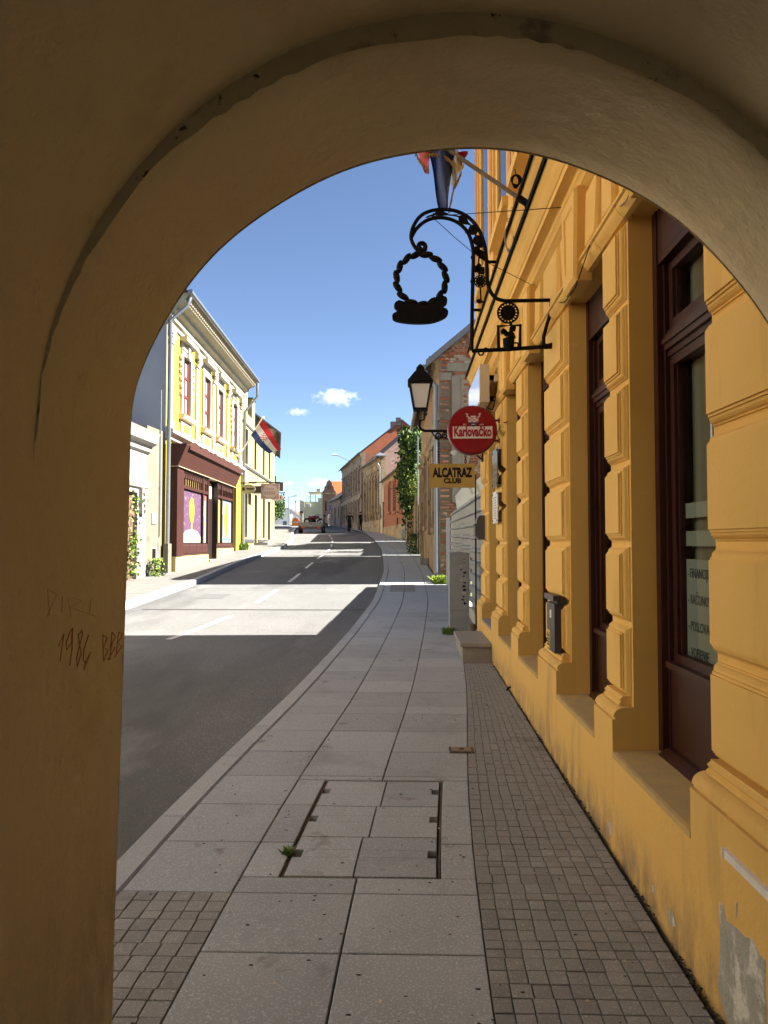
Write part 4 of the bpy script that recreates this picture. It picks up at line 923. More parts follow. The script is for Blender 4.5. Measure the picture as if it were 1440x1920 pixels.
# grey utility cabinet with torn stickers
q = px(859, 1187, 11.55); cx0, cx1, cy0 = .64, .93, 11.45; cz0 = zg(11.5)
cab = thing('utility_cabinet', 'grey utility cabinet with peeling black stickers beside the doorstep', 'cabinet', (.78, 11.6, cz0))
CABM = mat('faded grey cabinet', (.28, .30, .315), (.23, .245, .26), 5, .6, .1, 60, blotch=((.20, .19, .18), 11, .66, .05))
b = MB(); b.box(cx0, cx1, cy0, cy0+.36, cz0+.34, cz0+1.17); b.build('body', CABM, cab)
b = MB(); b.box(cx0+.004, cx1-.004, cy0+.01, cy0+.35, cz0-.1, cz0+.335); b.build('base', CABM, cab)
b = MB(); b.prism([(cx0-.008, cz0+1.17), (cx1+.008, cz0+1.17), (cx1+.008, cz0+1.19), ((cx0+cx1)/2, cz0+1.215), (cx0-.008, cz0+1.19)], 'y', cy0-.012, cy0+.372); b.build('lid', CABM, cab)
b = MB(); b.box(cx0+.008, cx1-.02, cy0-.006, cy0-.0008, cz0+.36, cz0+1.15); dr = b.build('door', CABM, cab)
for k in range(15):
    z = cz0+.40+.05*k; x = cx0+.19+random.uniform(-.03, .035); b = MB(); n = 9; r0 = random.uniform(.014, .036)
    b.prism([(x+r0*random.uniform(.5, 1.3)*math.cos(2*math.pi*i/n), z+r0*.65*random.uniform(.4, 1.3)*math.sin(2*math.pi*i/n)) for i in range(n)], 'y', cy0-.0072-.0002*k, cy0-.0062); b.build('sticker_scrap', INK if k % 4 else mat('pink paper scrap', (.45, .40, .37)), dr)
q = px(885, 1178, 11.3)
b = MB(); b.lathe([(.055, 0), (.055, .17), (.065, .17), (.065, .19), (.04, .19)], (.95, 11.25, zg(11.2)-.02), (0, 0, 1), 14); tag(b.build('pipe_end', mat('dull brown clay', (.20, .17, .14), (.15, .13, .11), 9), smooth=True), 'short capped pipe standing behind the doorstep', 'pipe')
tuft('grass_tuft', 'green grass tuft at the foot of the utility cabinet', 'grass', (.62, 11.42, cz0), 220, .11, .09, GRASS)
tuft('weed_patch', 'yellow green sunlit weeds at the foot of the brick gable', 'weeds', (.95, 19.75, zg(19.8)), 420, .22, .28, YGRASS, flat=.8)

# ------------------------------------------------------------ brick house behind the plot
TA = Frame((.88, 20.3), (.63, 31.5), 'R'); LA = TA.L
ha = thing('brick_gable_house', 'decayed house with bare brick gable facing the vacant plot', 'house', (.9, 20, zg(20)))
OLDW = stucco('crumbling ochre stucco', (.42, .31, .17), (.36, .27, .16), (.30, .20, .13), .52)
MORT = mat('pale old mortar', (.44, .38, .32), (.34, .29, .25), 6, .95, .6, 30)
ops = [(1.6, 2.75, 2.05, 4.1), (4.3, 5.4, 2.05, 4.1), (7.2, 8.3, 2.2, 4.2), (9.4, 10.6, 1.0, 4.0)]
wall_with_openings(TA, LA, -.3, 5.2, ops, .4).build('facade', OLDW, ha)
BRF = brick_mat('brick facade band', 'Y', (.36, .16, .09), (.42, .22, .12), (.36, .30, .24), blotch=[((.42, .30, .17), 1.6, .52, .08)])
MB(TA).box(0, LA, .0005, .4, 5.2, 6.5).build('upper_facade', BRF, ha)
for (a, c, z0, z1) in ops:
    window(TA, ha, a, c, z0, z1, .22, DARKW, bars=(1, 1))
    b = MB(TA); b.box(a-.16, a-.002, -.04, .002, z0-.1, z1+.2); b.box(c+.002, c+.16, -.04, .002, z0-.1, z1+.2); b.box(a-.2, c+.2, -.08, .002, z1+.2, z1+.4); b.box(a-.2, c+.2, -.1, .002, z0-.24, z0-.1); b.build('window_surround', OLDW, ha)
b = MB(TA); b.prism([(.0, 4.75), (-.06, 4.8), (-.10, 4.92), (-.10, 5.0), (0, 5.02)], 'x', 0, LA); b.build('string_course', OLDW, ha)
b = MB(TA); b.prism([(.0, 6.1), (-.08, 6.15), (-.12, 6.3), (-.28, 6.4), (-.28, 6.49), (0, 6.49)], 'x', 0, LA); b.build('eaves_cornice', OLDW, ha)
DP = 7.4; RS = 3.1
gable(TA, 0, 6.5, DP, RS, -.3, .35, MORT, ha); gable(TA, LA-.35, 6.5, DP, RS, -.3, .35, MORT, ha)
pitched(TA, LA, 6.5, DP, RS, .36, SLATE, ha, u0=-.06)
b = MB(TA); e = RS/(DP/2); b.add([(-.16, -.36, 6.5-.36*e-.02), (-.16, DP/2, 6.5+RS-.02), (-.16, DP/2, 6.5+RS+.16), (-.16, -.36, 6.5-.36*e+.16), (-.05, -.36, 6.5-.36*e-.02), (-.05, DP/2, 6.5+RS-.02), (-.05, DP/2, 6.5+RS+.16), (-.05, -.36, 6.5-.36*e+.16)], [(0, 1, 2, 3), (4, 5, 6, 7), (0, 1, 5, 4), (3, 2, 6, 7), (0, 3, 7, 4)]); b.build('verge_flashing', ZINC, ha)
CONC = mat('rough old concrete', (.33, .30, .25), (.25, .23, .2), 4, .95, .6, 25)
MB(TA).box(-.045, -.001, .33, .56, 2.6, 5.95).box(-.04, -.001, .2, 1.8, 6.08, 6.30).build('concrete_post', CONC, ha)
MB(TA).box(-.042, -.001, .02, .32, 5.84, 6.04).build('concrete_lintel', CONC, ha)
BR_ = [mat('brick red', (.36, .13, .075), (.30, .10, .06), 5, .92, .5, 60, tint=.3, blotch=((.50, .42, .35), 4, .54, .06)), mat('brick pink', (.40, .22, .15), (.33, .17, .12), 5, .92, .5, 60, tint=.3, blotch=((.54, .48, .42), 3.5, .56, .08)), mat('brick sooty', (.24, .13, .09), (.17, .10, .08), 5, .92, .5, 60, tint=.25)]
bm_ = []
for mm in BR_:
    b = MB(); b.rings([[(-.12, 0, 0), (.12, 0, 0), (.12, 0, .062), (-.12, 0, .062)], [(-.118, -.022, .001), (.118, -.022, .001), (.118, -.022, .061), (-.118, -.022, .061)], [(-.113, -.028, .005), (.113, -.028, .005), (.113, -.028, .057), (-.113, -.028, .057)]])
    o = b.build('brick', mm, None, center=False); bm_.append(o.data); bpy.data.objects.remove(o)
bricks = []
z = .45; r_ = 0
while z < 8.2:
    x = .02+(.125 if r_ % 2 else 0)
    while x < 2.6:
        top = 6.5+(x+.12)*RS/(DP/2)-.03
        cov_ = (.24 < x+.12 < .65 and 2.55 < z < 5.95) or (.1 < x < 1.8 and 6.02 < z < 6.30) or (x < .3 and 5.78 < z < 6.04)
        if z < top and not cov_ and random.random() > .05+.22*(math.sin(x*4+z*1.9)*math.sin(z*3.3-x) > .55): bricks.append((x+.12, z))
        x += .252
    z += .076; r_ += 1
random.shuffle(bricks)
bricks.sort(key=lambda q_: 0 if (q_[0] < 1.25 and 2.0 < q_[1] < 7.4) else 1)
br_rest = MB()
for i, (x, z) in enumerate(bricks):
    w = TA(-.0005, x, z); mi = 0 if random.random() < .62 else (1 if random.random() < .7 else 2)
    if z < 3.2: mi = 1 if random.random() < .6 else 2
    if i < 300:
        o = place('brick', bm_[mi], Vector((w[0], w[1]+random.uniform(-.012, .016), z)), ha); o.rotation_euler.y = random.uniform(-.02, .02)
    else: br_rest.box(w[0]-.115, w[0]+.115, w[1]-.02+random.uniform(-.006, .006), w[1]+.01, z, z+.06)
tag(br_rest.build('brickwork', BR_[0], ha), kind='stuff')
SMEAR = mat('lime smear', (.56, .50, .43), (.44, .38, .32), 6, .95, .8, 25)
for k in range(6):
    x_, z_ = random.uniform(.05, 1.2), random.uniform(2.2, 7.0)
    if z_ > 6.0+x_*.8: continue
    n_ = 11; r0, r1 = random.uniform(.06, .2), random.uniform(.04, .13); wx = TA(0, x_, 0)[0]
    MB().prism([(wx+r0*random.uniform(.5, 1.2)*math.cos(6.2832*i/n_), z_+r1*random.uniform(.5, 1.2)*math.sin(6.2832*i/n_)) for i in range(n_)], 'y', 20.3-.040-.0004*k, 20.3-.02).build('lime_smear', SMEAR, ha)
# patch of white plaster left on the gable, above the fence
b = MB(); pts = [(1.12, 1.2), (1.12, 2.1), (1.28, 2.35), (1.22, 2.75), (1.42, 3.0), (1.75, 3.15), (2.1, 3.45), (2.6, 3.6), (4.5, 3.7), (4.5, 1.2)]
b.prism([(p[0]+.06, p[1]) for p in pts], 'y', 20.3-.10, 20.3-.03+.05); b.build('plaster_remnant', mat('flaking white plaster', (.66, .64, .60), (.56, .54, .5), 2, .9, .6, 18, blotch=((.40, .36, .32), 3.2, .60, .05)), ha)
pipe(TA, 'downpipe', ha, [(.05, -.38, 6.1), (.05, -.33, 5.95), (.05, -.09, 5.7), (.05, -.08, zg(20)+.25), (-.05, -.14, zg(20)+.08), (-.1, -.2, zg(20)+.03)], .065)
pipe(TA, 'gutter', ha, [(-.1, -.42, 6.18), (LA+.1, -.42, 6.18)], .07, ZINC)
MB(TA).box(5.8, 6.5, -.28, -.02, zg(25)-.1, zg(26)+.22).build('stone_block', CONC, ha)

# ------------------------------------------------------------ yard front with ivy
TG = Frame((.62, 31.6), (.0, 44.6), 'R')
yard = thing('yard_wall', 'brick yard wall with stucco pillars and a ribbed metal gate', 'wall', (.5, 32, zg(32)))
MB(TG).box(3.6, TG.L, .0, .3, .6, 3.3).build('wall', BRF, yard)
for u in (.15, 3.3, 8.2, 11.6): MB(TG).box(u, u+.4, -.06, .36, .6, 4.0 if u > 1 else 4.6).box(u-.05, u+.45, -.11, .41, 4.0 if u > 1 else 4.6, 4.15 if u > 1 else 4.75).build('pillar', OLDW, yard)
b = MB(TG)
for i in range(14): b.box(.56, 3.29, .10+.02*(i % 2), .14+.02*(i % 2), 1.05+i*.16, 1.21+i*.16)
b.build('metal_gate', STEEL, yard)
pipe(TG, 'conduit_pole', yard, [(.75, -.1, .9), (.75, -.1, 6.0)], .03)
def leaves(name, label, cat, fn, n, size, mats, parent=None, kind=None, droop=0):
    b = MB()
    for i in range(n):
        p = Vector(fn()); s = size*random.uniform(.6, 1.3); a = Vector((random.gauss(0, 1), random.gauss(0, 1), random.gauss(0, 1)-droop)).normalized(); c = a.orthogonal().normalized(); d = a.cross(c); b.m = random.choices(range(len(mats)), [5, 4, 2][:len(mats)])[0]
        b.add([p-c*s*.45, p+d*s*.5+a*s*.1, p+c*s*.45, p-d*s*.5+a*s*.1], [(0, 1, 2, 3)])
    o = b.build(name, mats, parent, fix=False)
    if label: tag(o, label, cat, kind=kind)
    return o
LF = [mat('leaf mid green', (.055, .10, .02), rough=.55), mat('leaf dark green', (.03, .06, .015), rough=.6), mat('leaf light green', (.15, .22, .04), rough=.55)]
ivy = thing('ivy', 'tall mass of green ivy hanging over the yard wall', 'ivy', TG(8, .1, zg(39)))
def ivyp():
    while True:
        u = random.uniform(5.2, 12.4); z = random.uniform(1.6, 7.4); c = math.sin(u*2.3)*.25
        top = 7.2-((u-7.4)/4.2)**2*1.6+c
        bot = 3.9+.7*math.sin(u*1.7)+(0 if u < 10 else .5)-(1.2 if random.random() < .12 else 0)
        if bot < z < top:
            v = random.gauss(.0, .22)-.14*math.sin(u*3+z*2)
            return TG(u, v, z)
leaves('foliage', None, None, ivyp, 9000, .21, LF, ivy, droop=.6)
b = MB(TG)
for k in range(6):
    u = 5.8+k*1.1; b.tube([TG(0, 0, 0)]*0 or [(u, .0, 1.6), (u+.2, .05, 3.5), (u-.1, .0, 5.4), (u+.1, .1, 6.8)], [.06, .05, .04, .02], 6)
b.build('stem', mat('ivy bark', (.10, .075, .05)), ivy)
MB(TG).box(6.2, 11.8, .42, .62, .9, 6.7).build('support_wall', BRF, yard)
def shrub(name, label, c, r, h, n, mats=LF, size=.10):
    return leaves(name, label, 'shrub', lambda: (c[0]+random.gauss(0, r*.5), c[1]+random.gauss(0, r*.5), c[2]+h*random.random()**1.2), n, size, mats)
p = TG(.5, -.15, 0); shrub('wall_shrub', 'low green shrub at the foot of the ribbed gate', (p[0], p[1]+.6, zg(32.5)), .45, .9, 500)
p = TG(4.4, .0, 0); shrub('wall_shrub', 'bright yellow green shrub growing over the yard gate', (p[0]+.2, p[1]-1.4, 3.6), .5, 1.0, 600, [LF[2], MATS['sunlit yellow weeds'], LF[0]])

# ------------------------------------------------------------ further houses on the right
def row_house(name, label, A, B, z0, eave, depth, rise, wall_m, ops, wm, roof_m, over=.3, cornice=None, gm=None, plinth=None, trim=None, bars=(1, 1), side='R', trim_m=None):
    T = Frame(A, B, side); L = T.L; h = thing(name, label, 'house', (A[0], A[1], z0))
    wall_with_openings(T, L, z0-1.5, eave, ops, .35).build('facade', wall_m, h)
    for o in ops:
        window(T, h, *o[:4], .16, wm, bars=bars, fw=.07)
        if trim:
            b = MB(T); t = trim; b.box(o[0]-t, o[0]-.002, -.05, .002, o[2]-.1, o[3]+.1); b.box(o[1]+.002, o[1]+t, -.05, .002, o[2]-.1, o[3]+.1); b.box(o[0]-t-.06, o[1]+t+.06, -.12, .002, o[3]+.1, o[3]+.28); b.box(o[0]-t-.05, o[1]+t+.05, -.1, .002, o[2]-.25, o[2]-.1); b.build('window_surround', trim_m or wall_m, h)
    gable(T, 0.001, eave, depth, rise, z0-1.5, .3, gm or wall_m, h); gable(T, L-.301, eave, depth, rise, z0-1.5, .3, gm or wall_m, h)
    MB(T).box(.3, L-.3, depth-.3, depth, z0-1.5, eave).build('rear_wall', wall_m, h)
    pitched(T, L, eave, depth, rise, over, roof_m, h, u0=-.12)
    if cornice: b = MB(T); b.prism([(.0, eave-.5), (-.06, eave-.45), (-.10, eave-.25), (-.26, eave-.1), (-.26, eave-.015-over*0), (0, eave-.015)], 'x', 0, L); b.build('cornice', cornice, h)
    if plinth: MB(T).box(0, L, -.05, -.001, z0-1.5, plinth[0]).build('plinth', plinth[1], h)
    return h, T
RB = brick_mat('red brick facade', 'Y', (.42, .15, .075), (.36, .12, .06), (.38, .30, .24), mt=.008, blotch=[((.36, .22, .14), 1.2, .56, .1)])
PB = brick_mat('pinkish brick gable', 'X', (.44, .26, .2), (.36, .19, .14), (.46, .38, .33), mt=.014, blotch=[((.5, .42, .38), 1.4, .56, .1), ((.24, .14, .11), .9, .6, .1)])
OB = brick_mat('orange brick gable', 'X', (.46, .13, .05), (.38, .10, .045), (.36, .24, .18), mt=.010, blotch=[((.26, .14, .1), .5, .52, .14)])
STN = stucco('yellowed plinth stucco', (.50, .40, .24), (.42, .34, .22), (.36, .27, .18))
h, T = row_house('low_brick_house', 'low red brick house with three dark windows beyond the ivy', (.02, 45.0), (-1.72, 58.4), zg(46), 6.25, 8, 3.0, RB, [(2.2, 3.4, 3.55, 5.35), (5.6, 6.8, 3.65, 5.45), (8.8, 10.0, 3.75, 5.5)], DARKW, SLATE, .35, STN, PB, (zg(52)+.75, STN), .12, trim_m=RB)
pipe(T, 'downpipe', h, [(.1, -.1, 6.0), (.1, -.1, 1.8)], .06); MB(T).box(4.3, 4.6, -.07, -.002, 2.4, 3.1).build('vent_grille', DARKW, h); MB(T).box(.5, .75, -.2, -.052, zg(45.7)-.1, zg(45.7)+.7).build('meter_box', CABM, h)
ORN = stucco('weathered ornate stucco', (.38, .30, .185), (.33, .26, .165), (.24, .185, .125), .56)
ops = [(.9+1.45*i, 1.75+1.45*i, 4.2, 6.5) for i in range(5)]
h, T = row_house('ornate_house', 'weathered ornate stucco house with white half shutters and deep cornice', (-1.95, 59.2), (-3.9, 68.6), zg(60), 8.25, 9, 3.9, ORN, ops, WHW, SLATE, .35, ORN, PB, (zg(63)+.9, STN), .16)
for i in range(6):
    u = .35+1.45*i; b = MB(T); b.box(u-.17, u+.17, -.22, .001, 3.7, 6.75); b.box(u-.24, u+.24, -.17, .001, 6.75, 7.05); b.box(u-.22, u+.22, -.16, .001, 3.3, 3.7); b.build('pilaster', ORN, h)
for i in range(5):
    u = 1.33+1.45*i; b = MB(T); b.prism([(u-.45, 6.85), (u+.45, 6.85), (u+.25, 7.15), (u, 7.28), (u-.25, 7.15)], 'y', -.12, .001) if False else b.box(u-.42, u+.42, -.10, .001, 6.82, 7.0).box(u-.2, u+.2, -.13, .001, 7.0, 7.22); b.build('window_crown', ORN, h)
    MB(T).box(u-.38, u+.38, -.03, .0, 7.35, 7.65).build('frieze_panel', STN, h)
pipe(T, 'downpipe', h, [(.02, -.33, 7.7), (.02, -.1, 7.4), (.02, -.1, 2.3)], .045, ZINC)
b = MB(T); b.box(-.5, .35, -.5, .3, 8.12, 8.2); b.add([(-.5, -.5, 8.2), (.35, -.5, 8.2), (.35, .3, 8.2), (-.5, .3, 8.2), (-.05, -.1, 8.48)], [(0, 1, 4), (1, 2, 4), (2, 3, 4), (3, 0, 4)]); b.build('corner_flashing', ZINC, h)
gt = Frame((-1.74, 58.45), (-1.93, 59.15), 'R'); tag(MB(gt).box(0, gt.L, .1, .16, 1.8, 4.6).build('alley_gate', DARKW), 'dark plank gate closing the alley between brick and ornate houses', 'gate')
ops = [(1.2+2.0*i, 2.1+2.0*i, 6.3, 8.3) for i in range(8)]+[(1.2+2.0*i, 2.2+2.0*i, 3.5 if i not in (0, 3) else 2.5, 5.3) for i in range(8)]
h, T = row_house('tall_brick_gable_house', 'tall two storey stucco house with high orange brick gable', (-4.05, 69.2), (-7.2, 85.6), zg(70), 9.7, 7.4, 2.95, stucco('brown weathered stucco', (.34, .26, .18), (.30, .23, .17), (.22, .17, .13)), ops, DARKW, SLATE, .4, ORN, OB, None, .14)
MB(T).box(.0, 16.4, -.14, .002, 5.55, 5.8).build('string_course', ORN, h)
MB(T).box(-.12, .25, 3.2, 3.6, 12.2, 12.9).box(1.0, 1.5, 2.9, 3.4, 11.9, 12.7).build('chimney', SLATE, h)
b = MB(); q0 = T(5.4, .0, 9.2); q1 = (q0[0]-1.6, q0[1]-1.0, 9.9)
lamp = thing('wall_street_lamp', 'white street light on a long arm from the tall gable house', 'street lamp', q0)
MB().tube([q0, q1], .035, 6).build('arm', ZINC, lamp); MB().ball((q1[0]-.25, q1[1], q1[2]+.03), .38, .15, .09, 8).build('lamp_head', WHW, lamp)
h, T = row_house('small_dark_roof_house', 'small brown house with dark roof past the tall gable house', (-7.4, 86.2), (-9.6, 95.5), zg(87), 6.6, 6, 2.2, stucco('brown stucco small', (.30, .2, .15), (.26, .18, .14), (.2, .15, .12)), [(1.2, 2.0, 4.2, 5.6), (4.0, 5.0, 3.2, 5.6), (6.8, 7.6, 4.2, 5.6)], DARKW, SLATE, .3)

# houses closing the view
F_ = thing('stepped_gable_house', 'pinkish baroque gabled house with orange tiled roof at the end of the street', 'house', (-11, 108, zg(108)))
PK = stucco('dull pink render', (.24, .135, .10), (.21, .12, .09), (.17, .11, .085)); x0, x1 = -11.85, -9.95; yf = 108
ops = [(.35, .62, 5.9, 7.3), (1.15, 1.42, 5.9, 7.3), (.45, 1.5, 2.6, 4.75)]
TFr = lambda u, v, z: (x0+u, yf+v, z)
wall_with_openings(TFr, x1-x0, 2.5, 8.45, ops, .4).build('front_wall', PK, F_)
prof = [(0, 8.45), (1.9, 8.45), (1.88, 8.7), (1.68, 8.85), (1.6, 9.35), (1.38, 9.55), (1.32, 10.0), (1.1, 10.15), (.95, 10.4), (.8, 10.15), (.58, 10.0), (.52, 9.55), (.3, 9.35), (.22, 8.85), (.02, 8.7)]
b = MB(TFr); b.prism([(p[0], p[1]) for p in prof], 'y', 0, .4); b.build('baroque_gable', PK, F_)
MB(TFr).box(-.12, 2.02, -.15, -.001, 8.3, 8.48).box(-.05, 1.95, -.1, -.001, 5.1, 5.25).build('string_course', ORN, F_)
for o in ops[:2]: window(TFr, F_, *o, .2, DARKW, fw=.04)
MB(TFr).box(.78, .88, -.01, .0, 9.0, 9.4).box(1.05, 1.15, -.01, .0, 9.0, 9.4).build('attic_vent', DARKW, F_)
b = MB(TFr); b.box(.46, 1.49, .42, .5, 2.5, 4.7); b.build('passage_back', WHITE, F_)
b = MB(); b.box(x1-.35, x1+4.2, yf+.41, yf+9, 2.5, 8.4); b.build('side_wall', mat('pale pink side', (.55, .40, .32), (.48, .35, .29), 1), F_)
b = MB()                                           # tiled roof in courses
for i in range(14):
    t0, t1 = i/14, (i+1)/14
    z0_, z1_ = 8.3+2.05*t0, 8.3+2.05*t1+.05; y0_, y1_ = yf+.3+3.2*t0*0, yf+.42
    b.add([(x1-.30-1.05*t0, yf+.0+.41+3.3*t0, z0_+.03), (x1+4.6, yf+.41+3.3*t0, z0_+.03), (x1+4.6, yf+.41+3.3*t1, z1_), (x1-.30-1.05*t1, yf+.41+3.3*t1, z1_)], [(0, 1, 2, 3)])
b.build('roof', ORTILE, F_, fix=False)
G_ = thing('flat_roof_house', 'pale yellow green flat roofed house with roof terrace at the end', 'house', (-15, 118, zg(118)))
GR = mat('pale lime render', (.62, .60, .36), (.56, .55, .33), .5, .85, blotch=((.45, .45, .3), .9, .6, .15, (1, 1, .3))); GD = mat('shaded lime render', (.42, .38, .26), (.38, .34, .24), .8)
b = MB(); b.box(-15.7, -9.5, 118, 126, 2.5, 7.75); b.box(-13.6, -9.5, 117.9, 118, 2.5, 8.3); b.build('block', GR, G_)
b = MB(); b.add([(-15.72, 117.98, 2.5), (-16.95, 121.5, 2.5), (-16.95, 121.5, 8.25), (-15.72, 117.98, 7.75), (-15.72, 126, 2.5), (-15.72, 126, 7.75)], [(0, 1, 2, 3), (1, 4, 5, 2)]); b.build('angled_wall', GD, G_)
for k in range(3):
    o = MB().add([(-15.98-.31*k, 118.74+.88*k-.02, 4.9), (-16.13-.31*k, 119.17+.88*k-.02, 4.9), (-16.13-.31*k, 119.17+.88*k-.02, 6.4), (-15.98-.31*k, 118.74+.88*k-.02, 6.4)], [(0, 1, 2, 3)]).build('window', DGLASS, G_)
MB().box(-15.3, -12.6, 119.5, 123, 9.15, 9.35).box(-14.1, -13.5, 120, 120.4, 9.36, 9.9).build('canopy_roof', GD, G_)
b = MB()
for xx in (-15.1, -14.3, -13.4, -12.7): b.box(xx, xx+.14, 119.7, 119.85, 7.75, 9.15)
b.build('canopy_post', WHITE, G_)
MB().box(-13.4, -12.2, 121, 122.5, 7.75, 9.15).build('roof_room', WHITE, G_)
b = MB()
for i in range(12): b.tube([(-15.6+.22*i, 118.1, 7.75), (-15.6+.22*i, 118.1, 8.5)], .015, 4)
b.tube([(-15.6, 118.1, 8.5), (-13.1, 118.1, 8.5)], .02, 4); b.build('terrace_railing', IRON, G_)
MB().box(-15.4, -14.8, 117.7, 117.99, 6.9, 7.4).build('air_conditioner', WHW, G_)
MB().box(-13.6, -12.9, 117.8, 117.899, 4.3, 4.9).build('notice_board', WHW, G_)
MB().prism([(-15.2, 2.5), (-14.0, 2.5), (-14.0, 4.4), (-14.2, 4.9), (-14.6, 5.1), (-15.0, 4.9), (-15.2, 4.4)], 'y', 117.95, 117.999).build('arched_gate', DARKW, G_)
H_ = thing('grey_gable_house', 'pale grey gabled house with one dark window far left of the flat roofed house', 'house', (-22, 140, zg(140)))
GY = mat('pale grey render', (.46, .48, .50), (.42, .44, .46), .6)
MB().prism([(-26, 2.5), (-19.2, 2.5), (-19.2, 5.9), (-22.1, 7.8), (-26, 5.4)], 'y', 140, 148).build('wall', GY, H_)
MB().box(-22.6, -21.9, 139.95, 139.999, 4.6, 5.3).build('window', DGLASS, H_)
b = MB(); b.add([(-19.0, 139.8, 5.85), (-22.1, 139.8, 7.95), (-22.1, 148, 7.95), (-19.0, 148, 5.85)], [(0, 1, 2, 3)]); b.build('roof', SLATE, H_, fix=False)
I_ = thing('far_red_roof_house', 'low house with a rusty red roof between the grey and flat roofed houses', 'house', (-20, 150, zg(150)))
MB().box(-21.2, -16, 150, 156, 2.5, 6.7).build('wall', WHITE, I_); b = MB(); b.add([(-21.6, 149.7, 6.6), (-15.6, 149.7, 6.6), (-15.6, 153, 7.6), (-21.6, 153, 7.6)], [(0, 1, 2, 3)]); b.build('roof', ORTILE, I_, fix=False)
tr = thing('street_tree', 'small green tree behind the left row of houses', 'tree', (-22, 132, zg(130)))
MB().tube([(-22.9, 132, 3.5), (-22.8, 132, 6.5), (-23.0, 132, 8.5)], [.2, .15, .06], 8).build('trunk', mat('tree bark', (.10, .08, .06)), tr)
leaves('crown', None, None, lambda: (lambda a, r_, z_: (-22.7+math.cos(a)*r_, 132+math.sin(a)*r_, z_))(random.random()*6.28, 1.8*math.sqrt(random.random()), 7.6+random.gauss(0, 1.0)), 1200, .4, LF, tr)
# ------------------------------------------------------------ left row
TY = Frame((-7.0, 22.1), (-7.42, 34.2), 'L'); LYL = TY.L
yh = thing('yellow_house', 'two storey yellow house with white pilasters and a brown shopfront', 'house', (-7, 22.1, zg(22)))
WU = [2.15, 5.05, 7.35, 10.35]; WZ = (5.62, 7.42)
ops = [(u-.48, u+.48, *WZ) for u in WU]
wall_with_openings(TY, LYL, 4.75, 8.2, ops, .4).build('upper_wall', YELLOW, yh)
wall_with_openings(TY, LYL, -.3, 4.75, [(4.45, 5.75, .75, 4.4), (9.05, 11.0, -.3, 4.25)], .4).build('lower_wall', YELLOW, yh)
MB(TY).box(9.05, 11.0, 2.2, 2.3, -.3, 4.25).box(8.95, 9.05, .4, 2.3, -.3, 4.3).box(11.0, 11.1, .4, 2.3, -.3, 4.3).box(8.95, 11.1, .4, 2.3, 4.26, 4.36).build('passage_wall', YELLOW, yh)
SIDE = mat('blue grey side render', (.42, .44, .48), (.35, .37, .42), .9, .9, .2, 12, blotch=((.50, .52, .54), .7, .58, .2))
OLDPL = mat('old peeling plaster', (.185, .17, .13), (.155, .143, .11), 1.6, .92, .4, 14, blotch=[((.13, .11, .085), 2.2, .58, .06), ((.09, .08, .06), 5, .64, .05)])
MB(TY).box(-.02, .35, .01, 8.0, 4.4, 8.2).build('side_wall', SIDE, yh); MB(TY).box(-.02, .35, .25, 8.0, -.3, 4.4).build('side_wall', OLDPL, yh)
MB(TY).box(LYL-.3, LYL, .4, 8.0, -.3, 8.2).box(.35, LYL-.3, 7.7, 8.0, -.3, 8.2).build('rear_wall', SIDE, yh)
b = MB(TY); b.prism([(.0, 7.95), (-.05, 7.97), (-.08, 8.1), (-.14, 8.12), (-.16, 8.28), (-.30, 8.34), (-.32, 8.45), (-.55, 8.55), (-.60, 8.72), (-.66, 8.76), (-.66, 8.82), (.2, 8.82), (.2, 7.95)], 'x', -.15, LYL+.1); b.build('cornice', mat('cream cornice paint', (.42, .39, .29), (.36, .33, .25), 3, .8), yh)
for i in range(58): u = .05+i*.21; MB(TY).box(u, u+.1, -.62, -.5, 8.6, 8.7).build('dentil', CRM, yh)
b = MB(TY); b.add([(-.2, -.72, 8.84), (LYL+.15, -.72, 8.84), (LYL+.15, 4, 11.2), (-.2, 4, 11.2), (-.2, 8.6, 8.84), (LYL+.15, 8.6, 8.84)], [(0, 1, 2, 3), (3, 2, 5, 4), (0, 3, 4), (1, 5, 2), (0, 4, 5, 1)]); b.build('roof', SLATE, yh)
pipe(TY, 'gutter', yh, [(-.25, -.72, 8.82), (LYL+.2, -.72, 8.82)], .075)
b = MB(TY); b.prism([(.0, 4.55), (-.08, 4.58), (-.10, 4.68), (-.22, 4.74), (-.24, 4.84), (0, 4.92)], 'x', -.1, LYL); b.build('string_course', WHITE, yh)
for u in (.28, 3.6, 6.2, 8.85, LYL-.35):
    b = MB(TY); b.box(u-.24, u+.24, -.09, .001, 4.9, 5.15); b.box(u-.18, u+.18, -.06, .001, 5.15, 7.45); b.build('pilaster', WHITE, yh)
    b = MB(TY); b.box(u-.22, u+.22, -.10, .001, 7.45, 7.52); b.box(u-.25, u+.25, -.14, .001, 7.72, 7.92)
    for dx in (-.13, 0, .13): b.tube([(u+dx, -.06, 7.5), (u+dx, -.13, 7.62), (u+dx, -.17, 7.68)], [.06, .06, .035], 6)
    b.build('capital', WHITE, yh)
